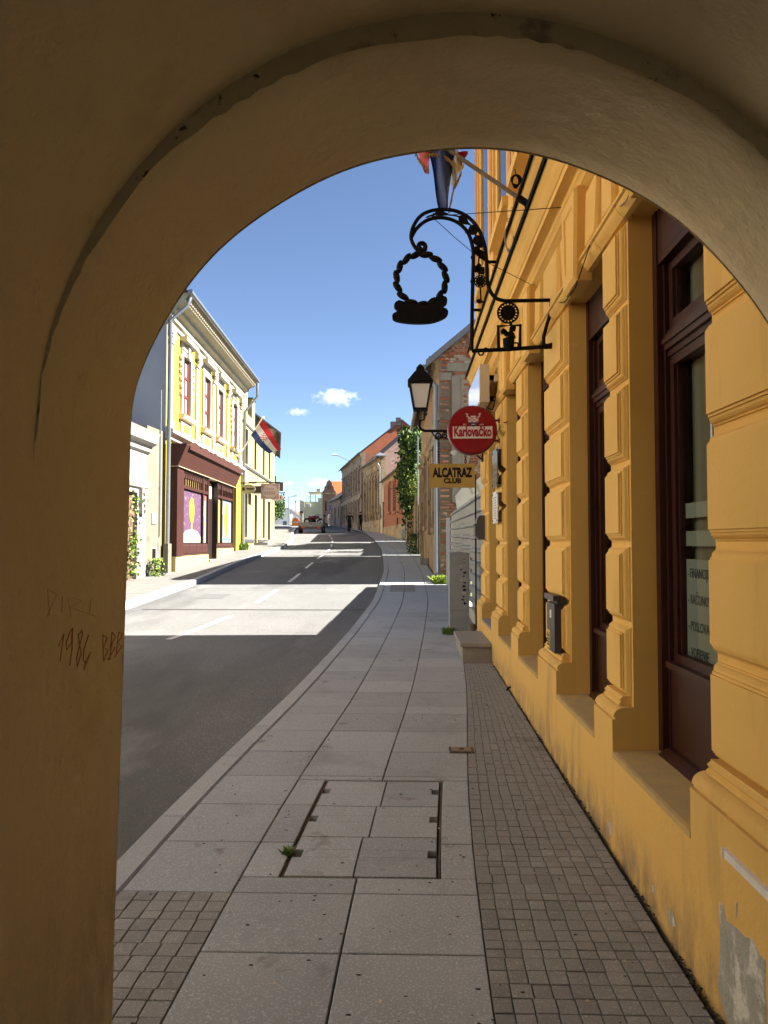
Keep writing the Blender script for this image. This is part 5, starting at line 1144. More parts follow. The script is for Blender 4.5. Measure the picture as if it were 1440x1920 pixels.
for k, u in enumerate(WU):
    o = window(TY, yh, u-.48, u+.48, *WZ, .02, REDW, mat('pale curtained glass', (.34, .36, .38), (.20, .22, .24), 3, .1, spec=.8), (1, 2), .075)
    b = MB(TY); b.box(u-.66, u-.482, -.07, .001, WZ[0]-.1, WZ[1]); b.box(u+.482, u+.66, -.07, .001, WZ[0]-.1, WZ[1]); b.box(u-.66, u+.66, -.07, .001, WZ[1], WZ[1]+.12)
    b.box(u-.62, u+.62, -.05, .001, WZ[1]+.12, 7.82); b.box(u-.78, u+.78, -.24, .001, 7.82, 7.95)
    if k in (0, 3):
        b.box(u-.12, u+.12, -.14, .001, WZ[1]-.02, 7.8)
        for sg in (-1, 1):
            for j in range(6): b.ball((u+sg*(.74+.03*math.sin(j)), -.06, 7.3-.22*j), .085-.007*j, .06, .10, 6)
        b.box(u-.6, u+.6, -.09, .001, WZ[1]+.16, WZ[1]+.24)
    b.build('window_surround', WHITE, yh)
    b = MB(TY); b.prism([(.0, WZ[0]-.26), (-.16, WZ[0]-.22), (-.2, WZ[0]-.1), (0, WZ[0]-.08)], 'x', u-.8, u+.8); b.build('sill', CRM, yh)
    b = MB(TY); b.box(u-.66, u+.66, -.05, .001, 4.93, 5.36); b.build('apron', WHITE, yh); MB(TY).box(u-.42, u+.42, -.056, -.0505, 5.0, 5.26).build('apron_panel', YELLOW, yh)
b = MB(TY); b.box(6.0, 6.4, -.03, .001, 5.3, 7.0); b.build('relief_panel', WHITE, yh)
# shopfront
zb = 1.12
sf = thing('shopfront', 'brown wooden shopfront with posters in its windows', 'shopfront', TY(4.5, -.2, zg(26)))
MB(TY).box(.15, 4.40, -.28, -.002, zg(22)-.3, zb).box(5.8, 9.0, -.28, -.002, zg(27)-.3, zb+.18).build('base', mat('pale yellow base', (.50, .39, .15), (.44, .35, .14), 2, .85), sf)
b = MB(TY); b.box(.15, .85, -.3, -.002, zb, 3.75); b.box(.85, 4.4, -.26, -.002, zb, 1.5); b.box(5.8, 8.95, -.26, -.002, zb+.18, 1.5)
for u in (.85, 3.5, 4.28, 5.8, 6.6, 8.75): b.box(u, u+.12, -.29, -.002, 1.5, 3.75)
b.box(.85, 4.4, -.28, -.002, 3.18, 3.28); b.box(5.8, 8.87, -.28, -.002, 3.18, 3.28); b.box(.85, 4.4, -.28, -.002, 3.68, 3.76); b.box(5.8, 8.87, -.28, -.002, 3.68, 3.76)
b.build('frame', BROWN, sf)
for u0, n in ((1.0, 4), (5.95, 4)):
    for i in range(n):
        if u0+i*.85+.7 < (4.4 if u0 < 5 else 8.95): b = MB(TY); b.rings([[(u0+i*.85+q_, v_, zz) for q_, zz in ((d_, 1.18+d_+(.18 if u0 > 5 else 0)), (.74-d_, 1.18+d_+(.18 if u0 > 5 else 0)), (.74-d_, 1.46-d_), (d_, 1.46-d_))] for d_, v_ in ((0, -.261), (.03, -.285), (.05, -.285))]); b.build('stall_panel', BROWN, sf)
for (a, c) in ((.97, 4.28), (5.92, 8.75)):
    n = int((c-a)/.26)
    for i in range(n+1): u = a+(c-a)*i/n; MB(TY).box(u-.025, u+.025, -.27, -.22, 3.28, 3.68).build('lattice_bar', BROWN, sf)
    for i in range(n): u = a+(c-a)*(i+.5)/n; MB(TY).tube([(u-.09, -.245, 3.68), (u-.06, -.245, 3.55), (u, -.245, 3.5), (u+.06, -.245, 3.55), (u+.09, -.245, 3.68)], .02, 5).build('lattice_swag', BROWN, sf)
MB(TY).box(.97, 4.28, -.2, -.19, 3.28, 3.68).build('lattice_backing', mat('straw glass', (.52, .42, .18), rough=.4), sf); MB(TY).box(5.92, 8.75, -.2, -.19, 3.28, 3.68).build('lattice_backing', mat('dim glass', (.16, .13, .1), rough=.3), sf)
b = MB(TY); FZ = 3.78
b.prism([(-.002, FZ), (-.32, FZ), (-.35, FZ+.06), (-.58, 4.40), (-.58, 4.44), (-.002, 4.44)], 'x', .1, 9.1); b.build('fascia', mat('red brown fascia', (.075, .027, .02), (.06, .023, .017), 1.2, .6, .1, 20), sf)
pts = []                                            # scalloped top edge of the fascia board
for i in range(41): u = .45+8.5*i/40; pts.append((u, 4.42+.16*abs(math.sin(math.pi*(i/40)*6.0))))
b = MB(TY); b.prism([(.45, 4.30)]+pts+[(8.95, 4.30)], 'y', -.60, -.545); b.build('scalloped_board', MATS['red brown fascia'], sf)
MB(TY).box(.1, 9.1, -.36, -.002, 3.76, 3.775).build('fascia_edge', CRM, sf)
MB(TY).box(4.42, 5.78, -.10, -.03, zg(27)-.1, 3.75).box(4.403, 4.42, -.27, -.03, zg(27)-.1, 3.75).box(5.78, 5.797, -.27, -.03, zg(27)-.1, 3.75).build('door', mat('dark door', (.03, .02, .018), rough=.3, spec=.5), sf); MB(TY).box(4.65, 5.55, -.112, -.101, 3.1, 3.65).build('door_notice', WHITE, sf)
MB(TY).box(4.42, 5.78, -.35, .24, zg(26)-.2, zg(27)+.12).build('doorstep', CONC, sf)
def flat(T, parent, name, mt, pts, v, th=.004): return MB(T).prism(pts, 'y', v, v+th).build(name, mt, parent)
VIOLET = mat('poster violet', (.085, .04, .085), (.13, .075, .12), 6, .5, blotch=((.26, .22, .25), 9, .60, .04)); PYEL = mat('poster yellow', (.30, .25, .035), rough=.5); PWH = mat('poster white', (.30, .30, .285), (.26, .26, .25), 9, .5); PBL = mat('poster pale blue', (.15, .21, .25), (.20, .25, .27), 4, .5); PTEAL = mat('poster teal', (.12, .34, .38)); PRED = mat('poster red', (.55, .05, .05))
def poster(u0, u1, mt, name): return flat(TY, sf, name, mt, [(u0, 1.52), (u1, 1.52), (u1, 3.17), (u0, 3.17)], -.215)
def ell(c, d, ru, rz, n=20): return [(c+ru*math.cos(2*math.pi*i/n), d+rz*math.sin(2*math.pi*i/n)) for i in range(n)]
p = poster(.98, 3.49, VIOLET, 'poster'); flat(TY, p, 'yellow_figure', PYEL, ell(2.25, 2.55, .34, .42), -.222); flat(TY, p, 'figure_neck', PYEL, [(2.15, 1.9), (2.35, 1.9), (2.32, 2.2), (2.18, 2.2)], -.222)
flat(TY, p, 'white_mound', PWH, [(1.0, 1.52), (3.47, 1.52), (3.47, 1.72), (3.0, 1.9), (2.25, 1.97), (1.5, 1.9), (1.0, 1.72)], -.2195)
b = MB(TY)
for i in range(11):
    u = 1.2+i*.19; b.box(u, u+.12, -.224, -.220, 1.66, 1.80)
b.build('poster_lettering', PTEAL, p)
b = MB(TY)
for i in range(20): u = 1.1+i*.11; b.box(u, u+.07, -.224, -.220, 1.555, 1.62)
b.build('poster_lettering', mat('poster ochre', (.6, .45, .12)), p)
p = poster(3.63, 4.27, PWH, 'poster'); flat(TY, p, 'red_patch', PRED, [(3.7, 3.0), (4.15, 2.95), (4.2, 3.14), (3.75, 3.14)], -.222); flat(TY, p, 'green_sprig', mat('poster olive', (.45, .48, .1)), ell(3.95, 2.6, .12, .2), -.222); flat(TY, p, 'orange_mark', mat('poster orange', (.6, .2, .06)), [(3.75, 2.1), (4.1, 2.1), (4.1, 2.2), (3.75, 2.2)], -.222)
b = MB(TY)
for z in (2.02, 1.85, 1.78, 1.62): b.box(3.72, 4.15, -.222, -.218, z, z+.03)
b.build('poster_lettering', mat('grey print', (.16, .16, .18)), p)
p = poster(5.93, 6.59, mat('poster straw', (.27, .22, .07)), 'poster')
b = MB(TY)
for z in (3.0, 2.1, 1.95, 1.8, 1.6): b.box(6.05, 6.4, -.222, -.218, z, z+.05)
b.build('poster_lettering', mat('grey print', (.16, .16, .18)), p)
p = poster(6.73, 8.74, PBL, 'poster'); flat(TY, p, 'yellow_tower', PYEL, [(7.5, 1.85), (8.0, 1.85), (8.15, 2.4), (8.0, 2.95), (7.75, 3.05), (7.45, 2.9), (7.3, 2.5)], -.222); flat(TY, p, 'grey_face', mat('poster grey', (.35, .32, .3)), ell(7.2, 2.75, .22, .2), -.2225); flat(TY, p, 'yellow_bulb', PYEL, ell(7.75, 1.85, .16, .2), -.2225)
b = MB(TY)
for i in range(12): u = 6.9+i*.14; b.box(u, u+.09, -.222, -.218, 1.62, 1.71)
b.build('poster_lettering', PTEAL, p)
# downpipes of the yellow house
pipe(TY, 'downpipe', yh, [(-.05, -.68, 8.7), (-.1, -.62, 8.45), (-.12, -.12, 8.0), (-.12, -.10, zg(22)+.15)], .06)
pipe(TY, 'downpipe', yh, [(LYL+.05, -.70, 8.72), (LYL+.05, -.70, 8.1), (LYL+.05, -.14, 7.4), (LYL+.02, -.10, zg(34)+.1)], .065)
MB(TY).box(-.25, .12, -.16, -.02, zg(22)-.1, 1.5).build('corner_base', OLDPL, yh)
# flag on the yellow house
q0 = Vector(TY(10.95, -.05, 5.15)); q1 = px(493, 783, 31.3); fy = 31.3
lf = thing('street_flag', 'red white and blue flag with checkered shield on the yellow house', 'flag', tuple(q0))
MB().tube([tuple(q0), tuple(q1)], .035, 8).ball(tuple(q1), .06, .06, .06, 8).build('pole', WHW, lf, True)
MB().box(q0.x-.05, q0.x+.08, q0.y-.1, q0.y+.1, q0.z-.2, q0.z+.12).build('pole_bracket', ZINC, lf)
fa, fb_, fc_, fd = px(493, 786, fy), px(470, 815, fy), px(527, 842, fy), px(503, 850, fy)
def fpt(u, v_):                                      # u across the stripes, v along the fly
    a = fa+(fb_-fa)*u; c = fc_+(fd-fc_)*u; p = a+(c-a)*v_; p.y += .10*math.sin(v_*7+u*2)*(.3+v_); p.z -= .12*math.sin(v_*math.pi)*(u-.3); return p
for n_, mt_, a, c in (('red_stripe', FR, 0, 1/3), ('white_stripe', FWh, 1/3, 2/3), ('blue_stripe', FB, 2/3, 1)):
    b = MB(); V = []; F = []
    for j in range(15):
        for i in range(5): V.append(tuple(fpt(a+(c-a)*i/4, j/14)))
    for j in range(14): F += [(j*5+i, j*5+i+1, j*5+i+6, j*5+i+5) for i in range(4)]
    b.add(V, F); b.build(n_, mt_, lf, 'all', fix=False)
b = MB()
for i in range(5):
    for j in range(5):
        u0_, v0_ = .36+i*.065, .30+j*.045; b.m = (i+j) % 2
        V = [fpt(u0_, v0_), fpt(u0_+.065, v0_), fpt(u0_+.065, v0_+.045), fpt(u0_, v0_+.045)]; b.add([(p.x, p.y-.015, p.z) for p in V], [(0, 1, 2, 3)])
b.build('shield', [FR, FWh], lf, fix=False)

# white gateway left of the yellow house
wg = thing('white_gateway', 'white rendered gateway wall with cornice left of the yellow house', 'wall', (-7.1, 18, zg(18)))
TW = Frame((-7.05, 12.0), (-7.1, 20.75), 'L')
BW = mat('bright white render', (.34, .33, .30), (.30, .29, .265), 1.2, .85)
wall_with_openings(TW, TW.L, -.3, 4.3, [(6.3, 8.05, -.3, 2.85)], .5).build('wall', BW, wg)
b = MB(TW); b.prism([(0, 3.95), (-.08, 4.0), (-.12, 4.15), (-.26, 4.22), (-.3, 4.42), (-.34, 4.5), (.5, 4.56), (.5, 3.95)], 'x', -.1, TW.L+.12); b.build('cornice', BW, wg)
b = MB(TW); b.prism([(0, 2.98), (-.06, 3.0), (-.1, 3.1), (-.1, 3.16), (0, 3.18)], 'x', 0, TW.L); b.build('string_course', BW, wg)
b = MB(TW); b.box(8.15, 8.45, -.1, -.001, 2.3, 2.97)
for j in range(4): b.ball((8.3, -.1, 2.85-.15*j), .13-.02*j, .08, .09, 8)
b.build('console', BW, wg)
b = MB(); b.lathe([(.34, 0), (.30, .04), (.24, .02), (.24, .012)], TW(7.0, -.05, 3.58), (1, 0, 0), 20); b.build('roundel', BW, wg)
b = MB(TW)
for i in range(9): b.box(6.32+i*.19, 6.49+i*.19, .10, .15, -.2, 2.82)
b.box(6.3, 8.05, .07, .099, .9, 1.05); b.box(6.3, 8.05, .07, .099, 2.2, 2.35); b.build('plank_gate', mat('weathered brown planks', (.17, .10, .07), (.12, .075, .055), 5, .8, .3, 30, stretch=(1, 1, .1)), wg)
def vine():
    z = random.choice([random.gauss(2.55, .18), random.gauss(1.6, .12), random.gauss(1.3, .2), random.gauss(.85, .15), random.uniform(.6, 2.7)]); return TW(random.gauss(7.65, .22), -.02+abs(random.gauss(0, .05))*-1, z)
leaves('gate_vine', 'green vine climbing the brown plank gate', 'vine', vine, 260, .09, [LF[2], LF[0], MATS['sunlit yellow weeds']])
pw = thing('plaster_strip_wall', 'peeling cream plaster wall strip between white gateway and yellow house', 'wall', (-7.1, 21.4, zg(21)))
TS = Frame((-7.1, 20.76), (-7.04, 21.95), 'L')
MB(TS).box(0, TS.L, .0, .5, -.3, 4.75).build('wall', OLDPL, pw)
MB(TS).box(.35, .75, -.012, -.001, 1.02, 1.42).build('vent_frame', CRM, pw); MB(TS).box(.41, .69, -.018, -.0125, 1.08, 1.36).build('vent', INK, pw)
MB(TS).box(.35, .72, -.03, -.001, 2.05, 2.35).build('meter_door', CRM, pw)
pipe(TS, 'conduit', pw, [(.92, -.03, 1.7), (.92, -.03, 5.9)], .018, ZINC)
shrub('wall_shrub', 'flowering weed bush at the foot of the peeling plaster strip', (-6.85, 20.9, zg(21)+.05), .2, .5, 260, [LF[2], LF[0], MATS['sunlit yellow weeds']], .08)
tuft('weed_tuft', 'small weed tuft beside the downpipe at the passage of the yellow house', 'weeds', (-7.25, 34.0, zg(34)+.05), 120, .4, .18, GRASS)

# modern cream building
TM = Frame((-7.42, 34.4), (-8.15, 47.2), 'L'); LM = TM.L
mb_ = thing('cream_building', 'pale cream two storey building with stepped parapet and tall narrow windows', 'building', (-7.5, 34.4, zg(35)))
opsM = [(u, u+.75, 5.2, 6.85) for u in (1.0, 3.9, 7.2, 9.8)]+[(.8, 1.75, 1.75, 3.95), (4.1, 5.0, 1.3, 3.95), (7.3, 8.2, 1.75, 3.95), (9.5, 10.7, 1.5, 3.9)]
wall_with_openings(TM, LM, -.2, 7.35, opsM, .45).build('facade', CREAM, mb_)
for i, o in enumerate(opsM): window(TM, mb_, *o, .3, DARKW, bars=(0, 1) if i != 7 else (1, 0), name='window' if i != 7 else 'door')
b = MB(TM); b.box(.05, 1.5, .0, .4, 7.35, 8.75); b.box(3.0, 4.0, .0, .4, 7.35, 8.6); b.box(1.5, 3.0, .0, .4, 7.35, 7.6); b.box(4.0, LM, .0, .4, 7.35, 7.36); b.build('parapet', CREAM, mb_)
b = MB(TM); b.box(.0, 1.55, -.05, .45, 8.75, 8.8); b.box(2.95, 4.05, -.05, .45, 8.6, 8.65); b.box(4.0, LM, -.05, .45, 7.36, 7.42); b.box(0, LM, -.04, -.001, 7.0, 7.1); b.box(0, LM, -.05, -.001, 5.0, 5.12); b.box(4, LM, -.03, -.001, 4.2, 4.28); b.build('parapet_flashing', mat('dark lead flashing', (.07, .07, .08), rough=.5), mb_)
MB(TM).box(0, LM, .45, 8, -.2, 7.3).build('body', CREAM, mb_)
MB(TM).box(0, 3.9, -.06, -.001, 1.55, 1.68).box(5.4, 9.3, -.06, -.001, 1.55, 1.68).build('plinth_band', mat('dark lead flashing', (.07, .07, .08)), mb_)
MB(TM).box(3.9, 5.4, -.7, -.002, zg(38)-.2, zg(38)+.22).build('doorstep', CONC, mb_)
pipe(TM, 'downpipe', mb_, [(.12, -.08, 7.4), (.12, -.08, zg(34.5))], .05)
# hanging signs on the left
def hang(name, label, u, v0, v1, z0, z1, mt, shape, lines, T=TM, bd=None):
    q = T(u, 0, z1); t = thing(name, label, 'sign', q)
    TT = lambda a, c, z: T(u+c, -a, z)
    b = MB(TT); cxx, czz = (v0+v1)/2, (z0+z1)/2
    pts = ell(cxx, czz, (v1-v0)/2, (z1-z0)/2, 24) if shape == 'oval' else [(v0, z0), (v1, z0), (v1, z1), (v0, z1)]
    b.prism(pts, 'y', -.04, .04); b.build('board', mt, t)
    MB(TT).tube([(0, 0, z1+.06), (v1+.05, 0, z1+.06)], .025, 6).tube([(v0+.1, 0, z1-.05), (v0+.1, 0, z1+.06)], .012, 5).tube([(v1-.1, 0, z1-.05), (v1-.1, 0, z1+.06)], .012, 5).build('arm', IRON, t)
    if bd: MB(TT).prism(ell(cxx, czz, (v1-v0)*.44, (z1-z0)*.42, 24), 'y', -.046, -.0405).build('oval_panel', bd, t)
    for (n_, w_, hh, zz, mt2, xo) in lines:              # lettering too small to read: a row of strokes
        for i in range(n_):
            x_ = cxx+xo+(i-(n_-1)/2)*w_*1.35; MB(TT).box(x_-w_/2, x_+w_/2, -.052, -.0475, zz-hh/2, zz+hh/2*random.uniform(.7, 1)).build('lettering', mt2, t)
    return t
GRY = mat('sign grey green', (.34, .34, .27), rough=.5); PKS = mat('sign faded pink', (.42, .26, .24), (.46, .30, .28), 4, .5); PKL = mat('sign pale pink', (.55, .44, .40), rough=.5)
hang('oval_sign', 'grey green oval hanging sign nearest the yellow house passage', -.6, .05, .69, 3.68, 4.10, GRY, 'oval', [(1, .1, .15, 3.89, INK, -.2), (9, .028, .07, 3.90, INK, .08)])
hang('square_sign', 'faded pink rectangular hanging sign with an oval', 2.1, .58, 1.45, 3.6, 4.34, PKS, 'rect', [(7, .045, .08, 4.09, PKS, 0), (5, .08, .17, 3.89, PKS, 0)], bd=PKL)
hang('oval_sign', 'cream oval hanging sign with red lettering below the pink one', 5.0, .66, 1.36, 3.66, 4.02, mat('sign cream', (.66, .6, .5)), 'oval', [(6, .06, .12, 3.84, MATS['poster red'], 0)])
b = MB(); q = TM(2.4, -.35, 3.95); b.box(q[0]-.3, q[0]+.3, q[1]-.5, q[1]+.5, 3.9, 4.2); b.add([(q[0]-.35, q[1]-.55, 4.2), (q[0]+.35, q[1]-.55, 4.2), (q[0]+.35, q[1]+.55, 4.3), (q[0]-.35, q[1]+.55, 4.3)], [(0, 1, 2, 3)]); tag(b.build('wall_floodlight', DARKW), 'dark boxy floodlight on the cream building between hanging signs', 'lamp')

h, T = row_house('dark_gable_house', 'narrow house with dark gable past the cream building', (-8.3, 47.4), (-10.6, 61), zg(48), 8.6, 7, 2.6, stucco('patchy ochre stucco', (.50, .38, .2), (.44, .34, .2), (.34, .24, .16)), [(1.5, 2.5, 6.0, 7.8), (4.2, 5.2, 6.0, 7.8), (7.0, 8.0, 6.0, 7.8), (1.5, 2.6, 2.8, 5.0), (5, 6.2, 2.3, 5.0)], DARKW, SLATE, .5, ORN, mat('dark gable render', (.07, .06, .05), (.10, .085, .07), 1), side='L', trim=.14)  # gable wall much darker than the street front
h, T = row_house('white_far_house', 'white low house at the far end of the left row', (-10.8, 61.5), (-13.3, 76), zg(62), 6.9, 7, 2.4, WHITE, [(1.5, 2.4, 4.2, 5.8), (4.5, 5.4, 4.2, 5.8), (8, 9, 4.2, 5.8)], DARKW, SLATE, .3, side='L')
MB(T).box(3.0, 3.9, -.9, -.3, 5.9, 6.6).build('wall_lantern_box', DARKW, h)
# houses beside the viewer, mostly hidden by the arcade
h, T = row_house('cream_corner_house', 'cream house across the road from the arcade', (-7.1, -6), (-7.05, 11.9), zg(0), 7.4, 8, 3, mat('warm cream render', (.66, .57, .42), (.60, .52, .38), .8), [(u, u+1, z, z+1.9) for u in (1.5, 4.5, 7.5, 10.5, 13.5, 16) for z in (1.2, 4.6)], WHW, ROOFT, .4, WHITE, trim=.16, side='L')
h, T = row_house('beige_corner_house', 'grey beige house across the road behind the arcade', (-7.1, -24), (-7.1, -6.3), zg(-20), 7.0, 8, 3, mat('grey beige render', (.40, .37, .32), (.36, .33, .29), .8), [(u, u+1, z, z+1.8) for u in (2, 6, 10, 14) for z in (1.0, 4.4)], WHW, ROOFT, .4, trim=.16, side='L')

# ------------------------------------------------------------ street life
# trailer
ty_ = 60.0; tx_ = px(583, 999, 60).x; tz = zg(60)-.05
trl = thing('flatbed_trailer', 'grey flatbed trailer loaded with a motorbike standing on the road', 'trailer', (tx_, ty_, tz))
TG_ = mat('trailer aluminium', (.16, .165, .17), (.12, .125, .13), 3, .45, metal=.4)
MB().box(tx_-.98, tx_+.98, ty_, ty_+3.6, tz+.50, tz+.58).build('bed', TG_, trl)
for xx in (-.95, .0): MB().box(tx_+xx+.03, tx_+xx+.92, ty_-.04, ty_-.002, tz+.58, tz+.88).build('tailboard', TG_, trl)
b = MB()
for xx in (-.98, .94): b.box(tx_+xx, tx_+xx+.04, ty_, ty_+3.6, tz+.58, tz+.88)
b.build('side_board', TG_, trl)
MB().box(tx_-.9, tx_+.9, ty_-.08, ty_-.0405, tz+.38, tz+.48).build('bumper', DARKW, trl)
b = MB()
for xx in (-.92, .92):
    for zz in (1.05, 1.3): b.tube([(tx_+xx, ty_, tz+zz), (tx_+xx, ty_+3.6, tz+zz)], .02, 5)
    for y_ in (0, 1.8, 3.6): b.tube([(tx_+xx, ty_+y_, tz+.85), (tx_+xx, ty_+y_, tz+1.3)], .02, 5)
b.tube([(tx_-.92, ty_+3.6, tz+1.3), (tx_+.92, ty_+3.6, tz+1.3)], .02, 5); b.build('rail', ZINC, trl)
for sx in (-1, 1):
    for y_ in (1.3, 2.1):
        w = MB().lathe([(.16, -.10), (.29, -.10), (.32, -.06), (.32, .06), (.29, .10), (.16, .10)], (tx_+sx*.90, ty_+y_-1.1, tz+.32), (1, 0, 0), 18).build('wheel', mat('tyre rubber', (.015, .015, .016), rough=.8), trl, True)
        MB().lathe([(.15, -.11), (.15, .11)], (tx_+sx*.90, ty_+y_-1.1, tz+.32), (1, 0, 0), 12).build('rim', ZINC, w)
    MB().box(tx_+sx*.6-.13, tx_+sx*.6+.13, ty_-.1, ty_-.0805, tz+.40, tz+.47).build('tail_light', MATS['poster red'], trl)
mbk = thing('motorbike', 'dark red motorbike lashed on the flatbed trailer', 'motorbike', (tx_+.1, ty_+1.5, tz+.58))
def torus(b, c, r, t, ax, n=20): 
    u = Vector(ax).orthogonal().normalized(); w = Vector(ax).cross(u); b.tube([tuple(Vector(c)+(u*math.cos(6.2832*i/n)+w*math.sin(6.2832*i/n))*r) for i in range(n)], t, 6, True)
dirv = Vector((.8, .6, 0)).normalized(); mc = Vector((tx_+.05, ty_+1.4, tz+.58)); axw = Vector((-dirv.y, dirv.x, 0))
for s_ in (-.62, .62): b = MB(); torus(b, mc+dirv*s_+Vector((0, 0, .32)), .27, .06, axw); b.build('wheel', MATS['tyre rubber'], mbk, True)
b = MB(); b.tube([tuple(mc+dirv*a+Vector((0, 0, z))) for a, z in ((-.55, .72), (-.2, .66), (.1, .72), (.4, .74))], [.1, .15, .17, .1], 8); b.build('tank_and_seat', mat('dark red paint', (.16, .02, .03), rough=.3, spec=.5), mbk, True)
b = MB(); b.tube([tuple(mc+dirv*a+Vector((0, 0, z))) for a, z in ((.62, .32), (.42, .85))], .035, 6); b.tube([tuple(mc+dirv*.4+axw*a+Vector((0, 0, .92))) for a in (-.33, 0, .33)], .02, 6); b.ball(tuple(mc+Vector((0, 0, .42))), .2, .2, .18, 8); b.build('engine_and_fork', IRON, mbk, True)

def person(name, label, base, h, pose, shirt, trousers, skin=(.45, .28, .2), hair=(.02, .015, .012), face=0., bag=None):
    s = h/1.75; J = dict(pel=(0, 0, .95), wai=(0, 0, 1.08), che=(0, 0, 1.30), nec=(0, 0, 1.49), hea=(0, -.01, 1.60), top=(0, -.01, 1.71),
        hL=(-.09, 0, .92), kL=(-.10, -.02, .50), aL=(-.10, .02, .09), fL=(-.11, -.14, .035), hR=(.09, 0, .92), kR=(.10, -.02, .50), aR=(.10, .02, .09), fR=(.11, -.14, .035),
        sL=(-.19, 0, 1.43), eL=(-.24, .02, 1.16), wL=(-.25, -.04, .92), gL=(-.25, -.06, .83), sR=(.19, 0, 1.43), eR=(.24, .02, 1.16), wR=(.25, -.04, .92), gR=(.25, -.06, .83))
    J.update(pose)
    rad = dict(pel=(.15, .11), wai=(.135, .095), che=(.165, .11), nec=(.055, .055), hea=(.078, .095), top=(.05, .06), hL=(.09, .09), kL=(.06, .06), aL=(.042, .042), fL=(.04, .03), sL=(.062, .062), eL=(.045, .045), wL=(.032, .032), gL=(.04, .025))
    for k_ in ('h', 'k', 'a', 'f', 's', 'e', 'w', 'g'): rad[k_+'R'] = rad[k_+'L']
    E = [('pel', 'wai'), ('wai', 'che'), ('che', 'nec'), ('nec', 'hea'), ('hea', 'top')]+[q for sd_ in 'LR' for q in (('pel', 'h'+sd_), ('h'+sd_, 'k'+sd_), ('k'+sd_, 'a'+sd_), ('a'+sd_, 'f'+sd_), ('che', 's'+sd_), ('s'+sd_, 'e'+sd_), ('e'+sd_, 'w'+sd_), ('w'+sd_, 'g'+sd_))]
    ca, sa = math.cos(face), math.sin(face)
    def W_(p): return Vector((base[0]+(p[0]*ca-p[1]*sa)*s, base[1]+(p[0]*sa+p[1]*ca)*s, base[2]+p[2]*s))
    root = thing(name, label, 'person', base)
    me = bpy.data.meshes.new('body'); bm = bmesh.new(); lay = bm.verts.layers.skin.verify(); vs = {}
    for k_, p in J.items():
        v = bm.verts.new(W_(p)); v[lay].radius = (rad[k_][0]*s, rad[k_][1]*s); v[lay].use_root = (k_ == 'pel'); vs[k_] = v
    for a, c in E: bm.edges.new((vs[a], vs[c]))
    bm.to_mesh(me); bm.free()
    o = bpy.data.objects.new('tmp', me); COL.objects.link(o); o.modifiers.new('s', 'SKIN'); m2 = o.modifiers.new('d', 'SUBSURF'); m2.levels = 1; m2.render_levels = 1
    dg = bpy.context.evaluated_depsgraph_get(); m_ = bpy.data.meshes.new_from_object(o.evaluated_get(dg)); bpy.data.objects.remove(o)
    m_.materials.clear()
    for mm in (mat('cloth %.2f %.2f %.2f' % shirt, shirt, rough=.9), mat('cloth %.2f %.2f %.2f' % trousers, trousers, rough=.9), mat('skin', skin, rough=.6), INK): m_.materials.append(mm)
    hands = [W_(J['gL']), W_(J['gR'])]; head = W_(J['hea']); nk = W_(J['nec']); fe = [W_(J['fL']), W_(J['fR'])]
    legs = [(W_(J[a]), W_(J[c])) for sd_ in 'LR' for a, c in (('h'+sd_, 'k'+sd_), ('k'+sd_, 'a'+sd_))]; pel = W_(J['pel'])
    def segd(p, a, c): t = max(0, min(1, (p-a).dot(c-a)/(c-a).length_squared)); return (p-a-(c-a)*t).length
    body = [(W_(J[a]), W_(J[c])) for a, c in (('wai', 'che'), ('che', 'nec'), ('sL', 'eL'), ('eL', 'wL'), ('sR', 'eR'), ('eR', 'wR'))]
    for p in m_.polygons:
        c = p.center; p.use_smooth = True
        if (c-head).length < .16*s: p.material_index = 2
        elif min((c-q).length for q in hands) < .09*s: p.material_index = 2
        elif min((c-q).length for q in fe) < .12*s: p.material_index = 3
        elif min(segd(c, *l) for l in legs)-.0 < min(segd(c, *l) for l in body): p.material_index = 1
    bo = place('body', m_, Vector((0, 0, 0)), root)
    up_ = (W_(J['top'])-head).normalized()
    MB().ball(tuple(head+up_*.045*s+Vector((-sa*.02*s, ca*.02*s, 0))), .093*s, .105*s, .085*s, 10).build('hair', mat('hair %.2f' % hair[0], hair, rough=.7), root, 'all')
    fw = Vector((sa, -ca, 0)); MB().ball(tuple(head+fw*.098*s-up_*.01*s), .014*s, .02*s, .02*s, 6).build('nose', MATS['skin'], root)
    return root
pb = px(676, 995.5, 66.25)
person('person', 'standing person in dark clothes on the right pavement', (pb.x, pb.y, zg(66.25)+.0), 1.68, dict(wL=(-.2, -.18, 1.12), gL=(-.12, -.26, 1.2), kR=(.13, -.03, .5), aR=(.15, 0, .09), fR=(.17, -.14, .035)), (.012, .012, .014), (.012, .012, .016), face=R(60))
cb = px(655, 996, 64.5); cbz = zg(64.5)-.05
bike = thing('bicycle', 'dark bicycle ridden away up the road', 'bicycle', (cb.x, cb.y, cbz))
for s_ in (-.52, .52): b = MB(); torus(b, (cb.x, cb.y+s_, cbz+.34), .33, .02, (1, 0, 0), 24); b.build('wheel', MATS['tyre rubber'], bike, True)
b = MB()
for l in ([(0, -.52, .34), (0, -.15, .30), (0, -.22, .85), (0, -.52, .34)], [(0, -.15, .30), (0, .38, .80), (0, -.20, .78)], [(0, .52, .34), (0, .38, .80), (0, .36, 1.02)], [(-.28, .30, 1.04), (0, .38, 1.04), (.28, .30, 1.04)]): b.tube([(cb.x+p[0], cb.y+p[1], cbz+p[2]) for p in l], .018, 6)
b.build('frame', IRON, bike); MB().ball((cb.x, cb.y-.24, cbz+.90), .09, .14, .04, 8).build('saddle', IRON, bike)
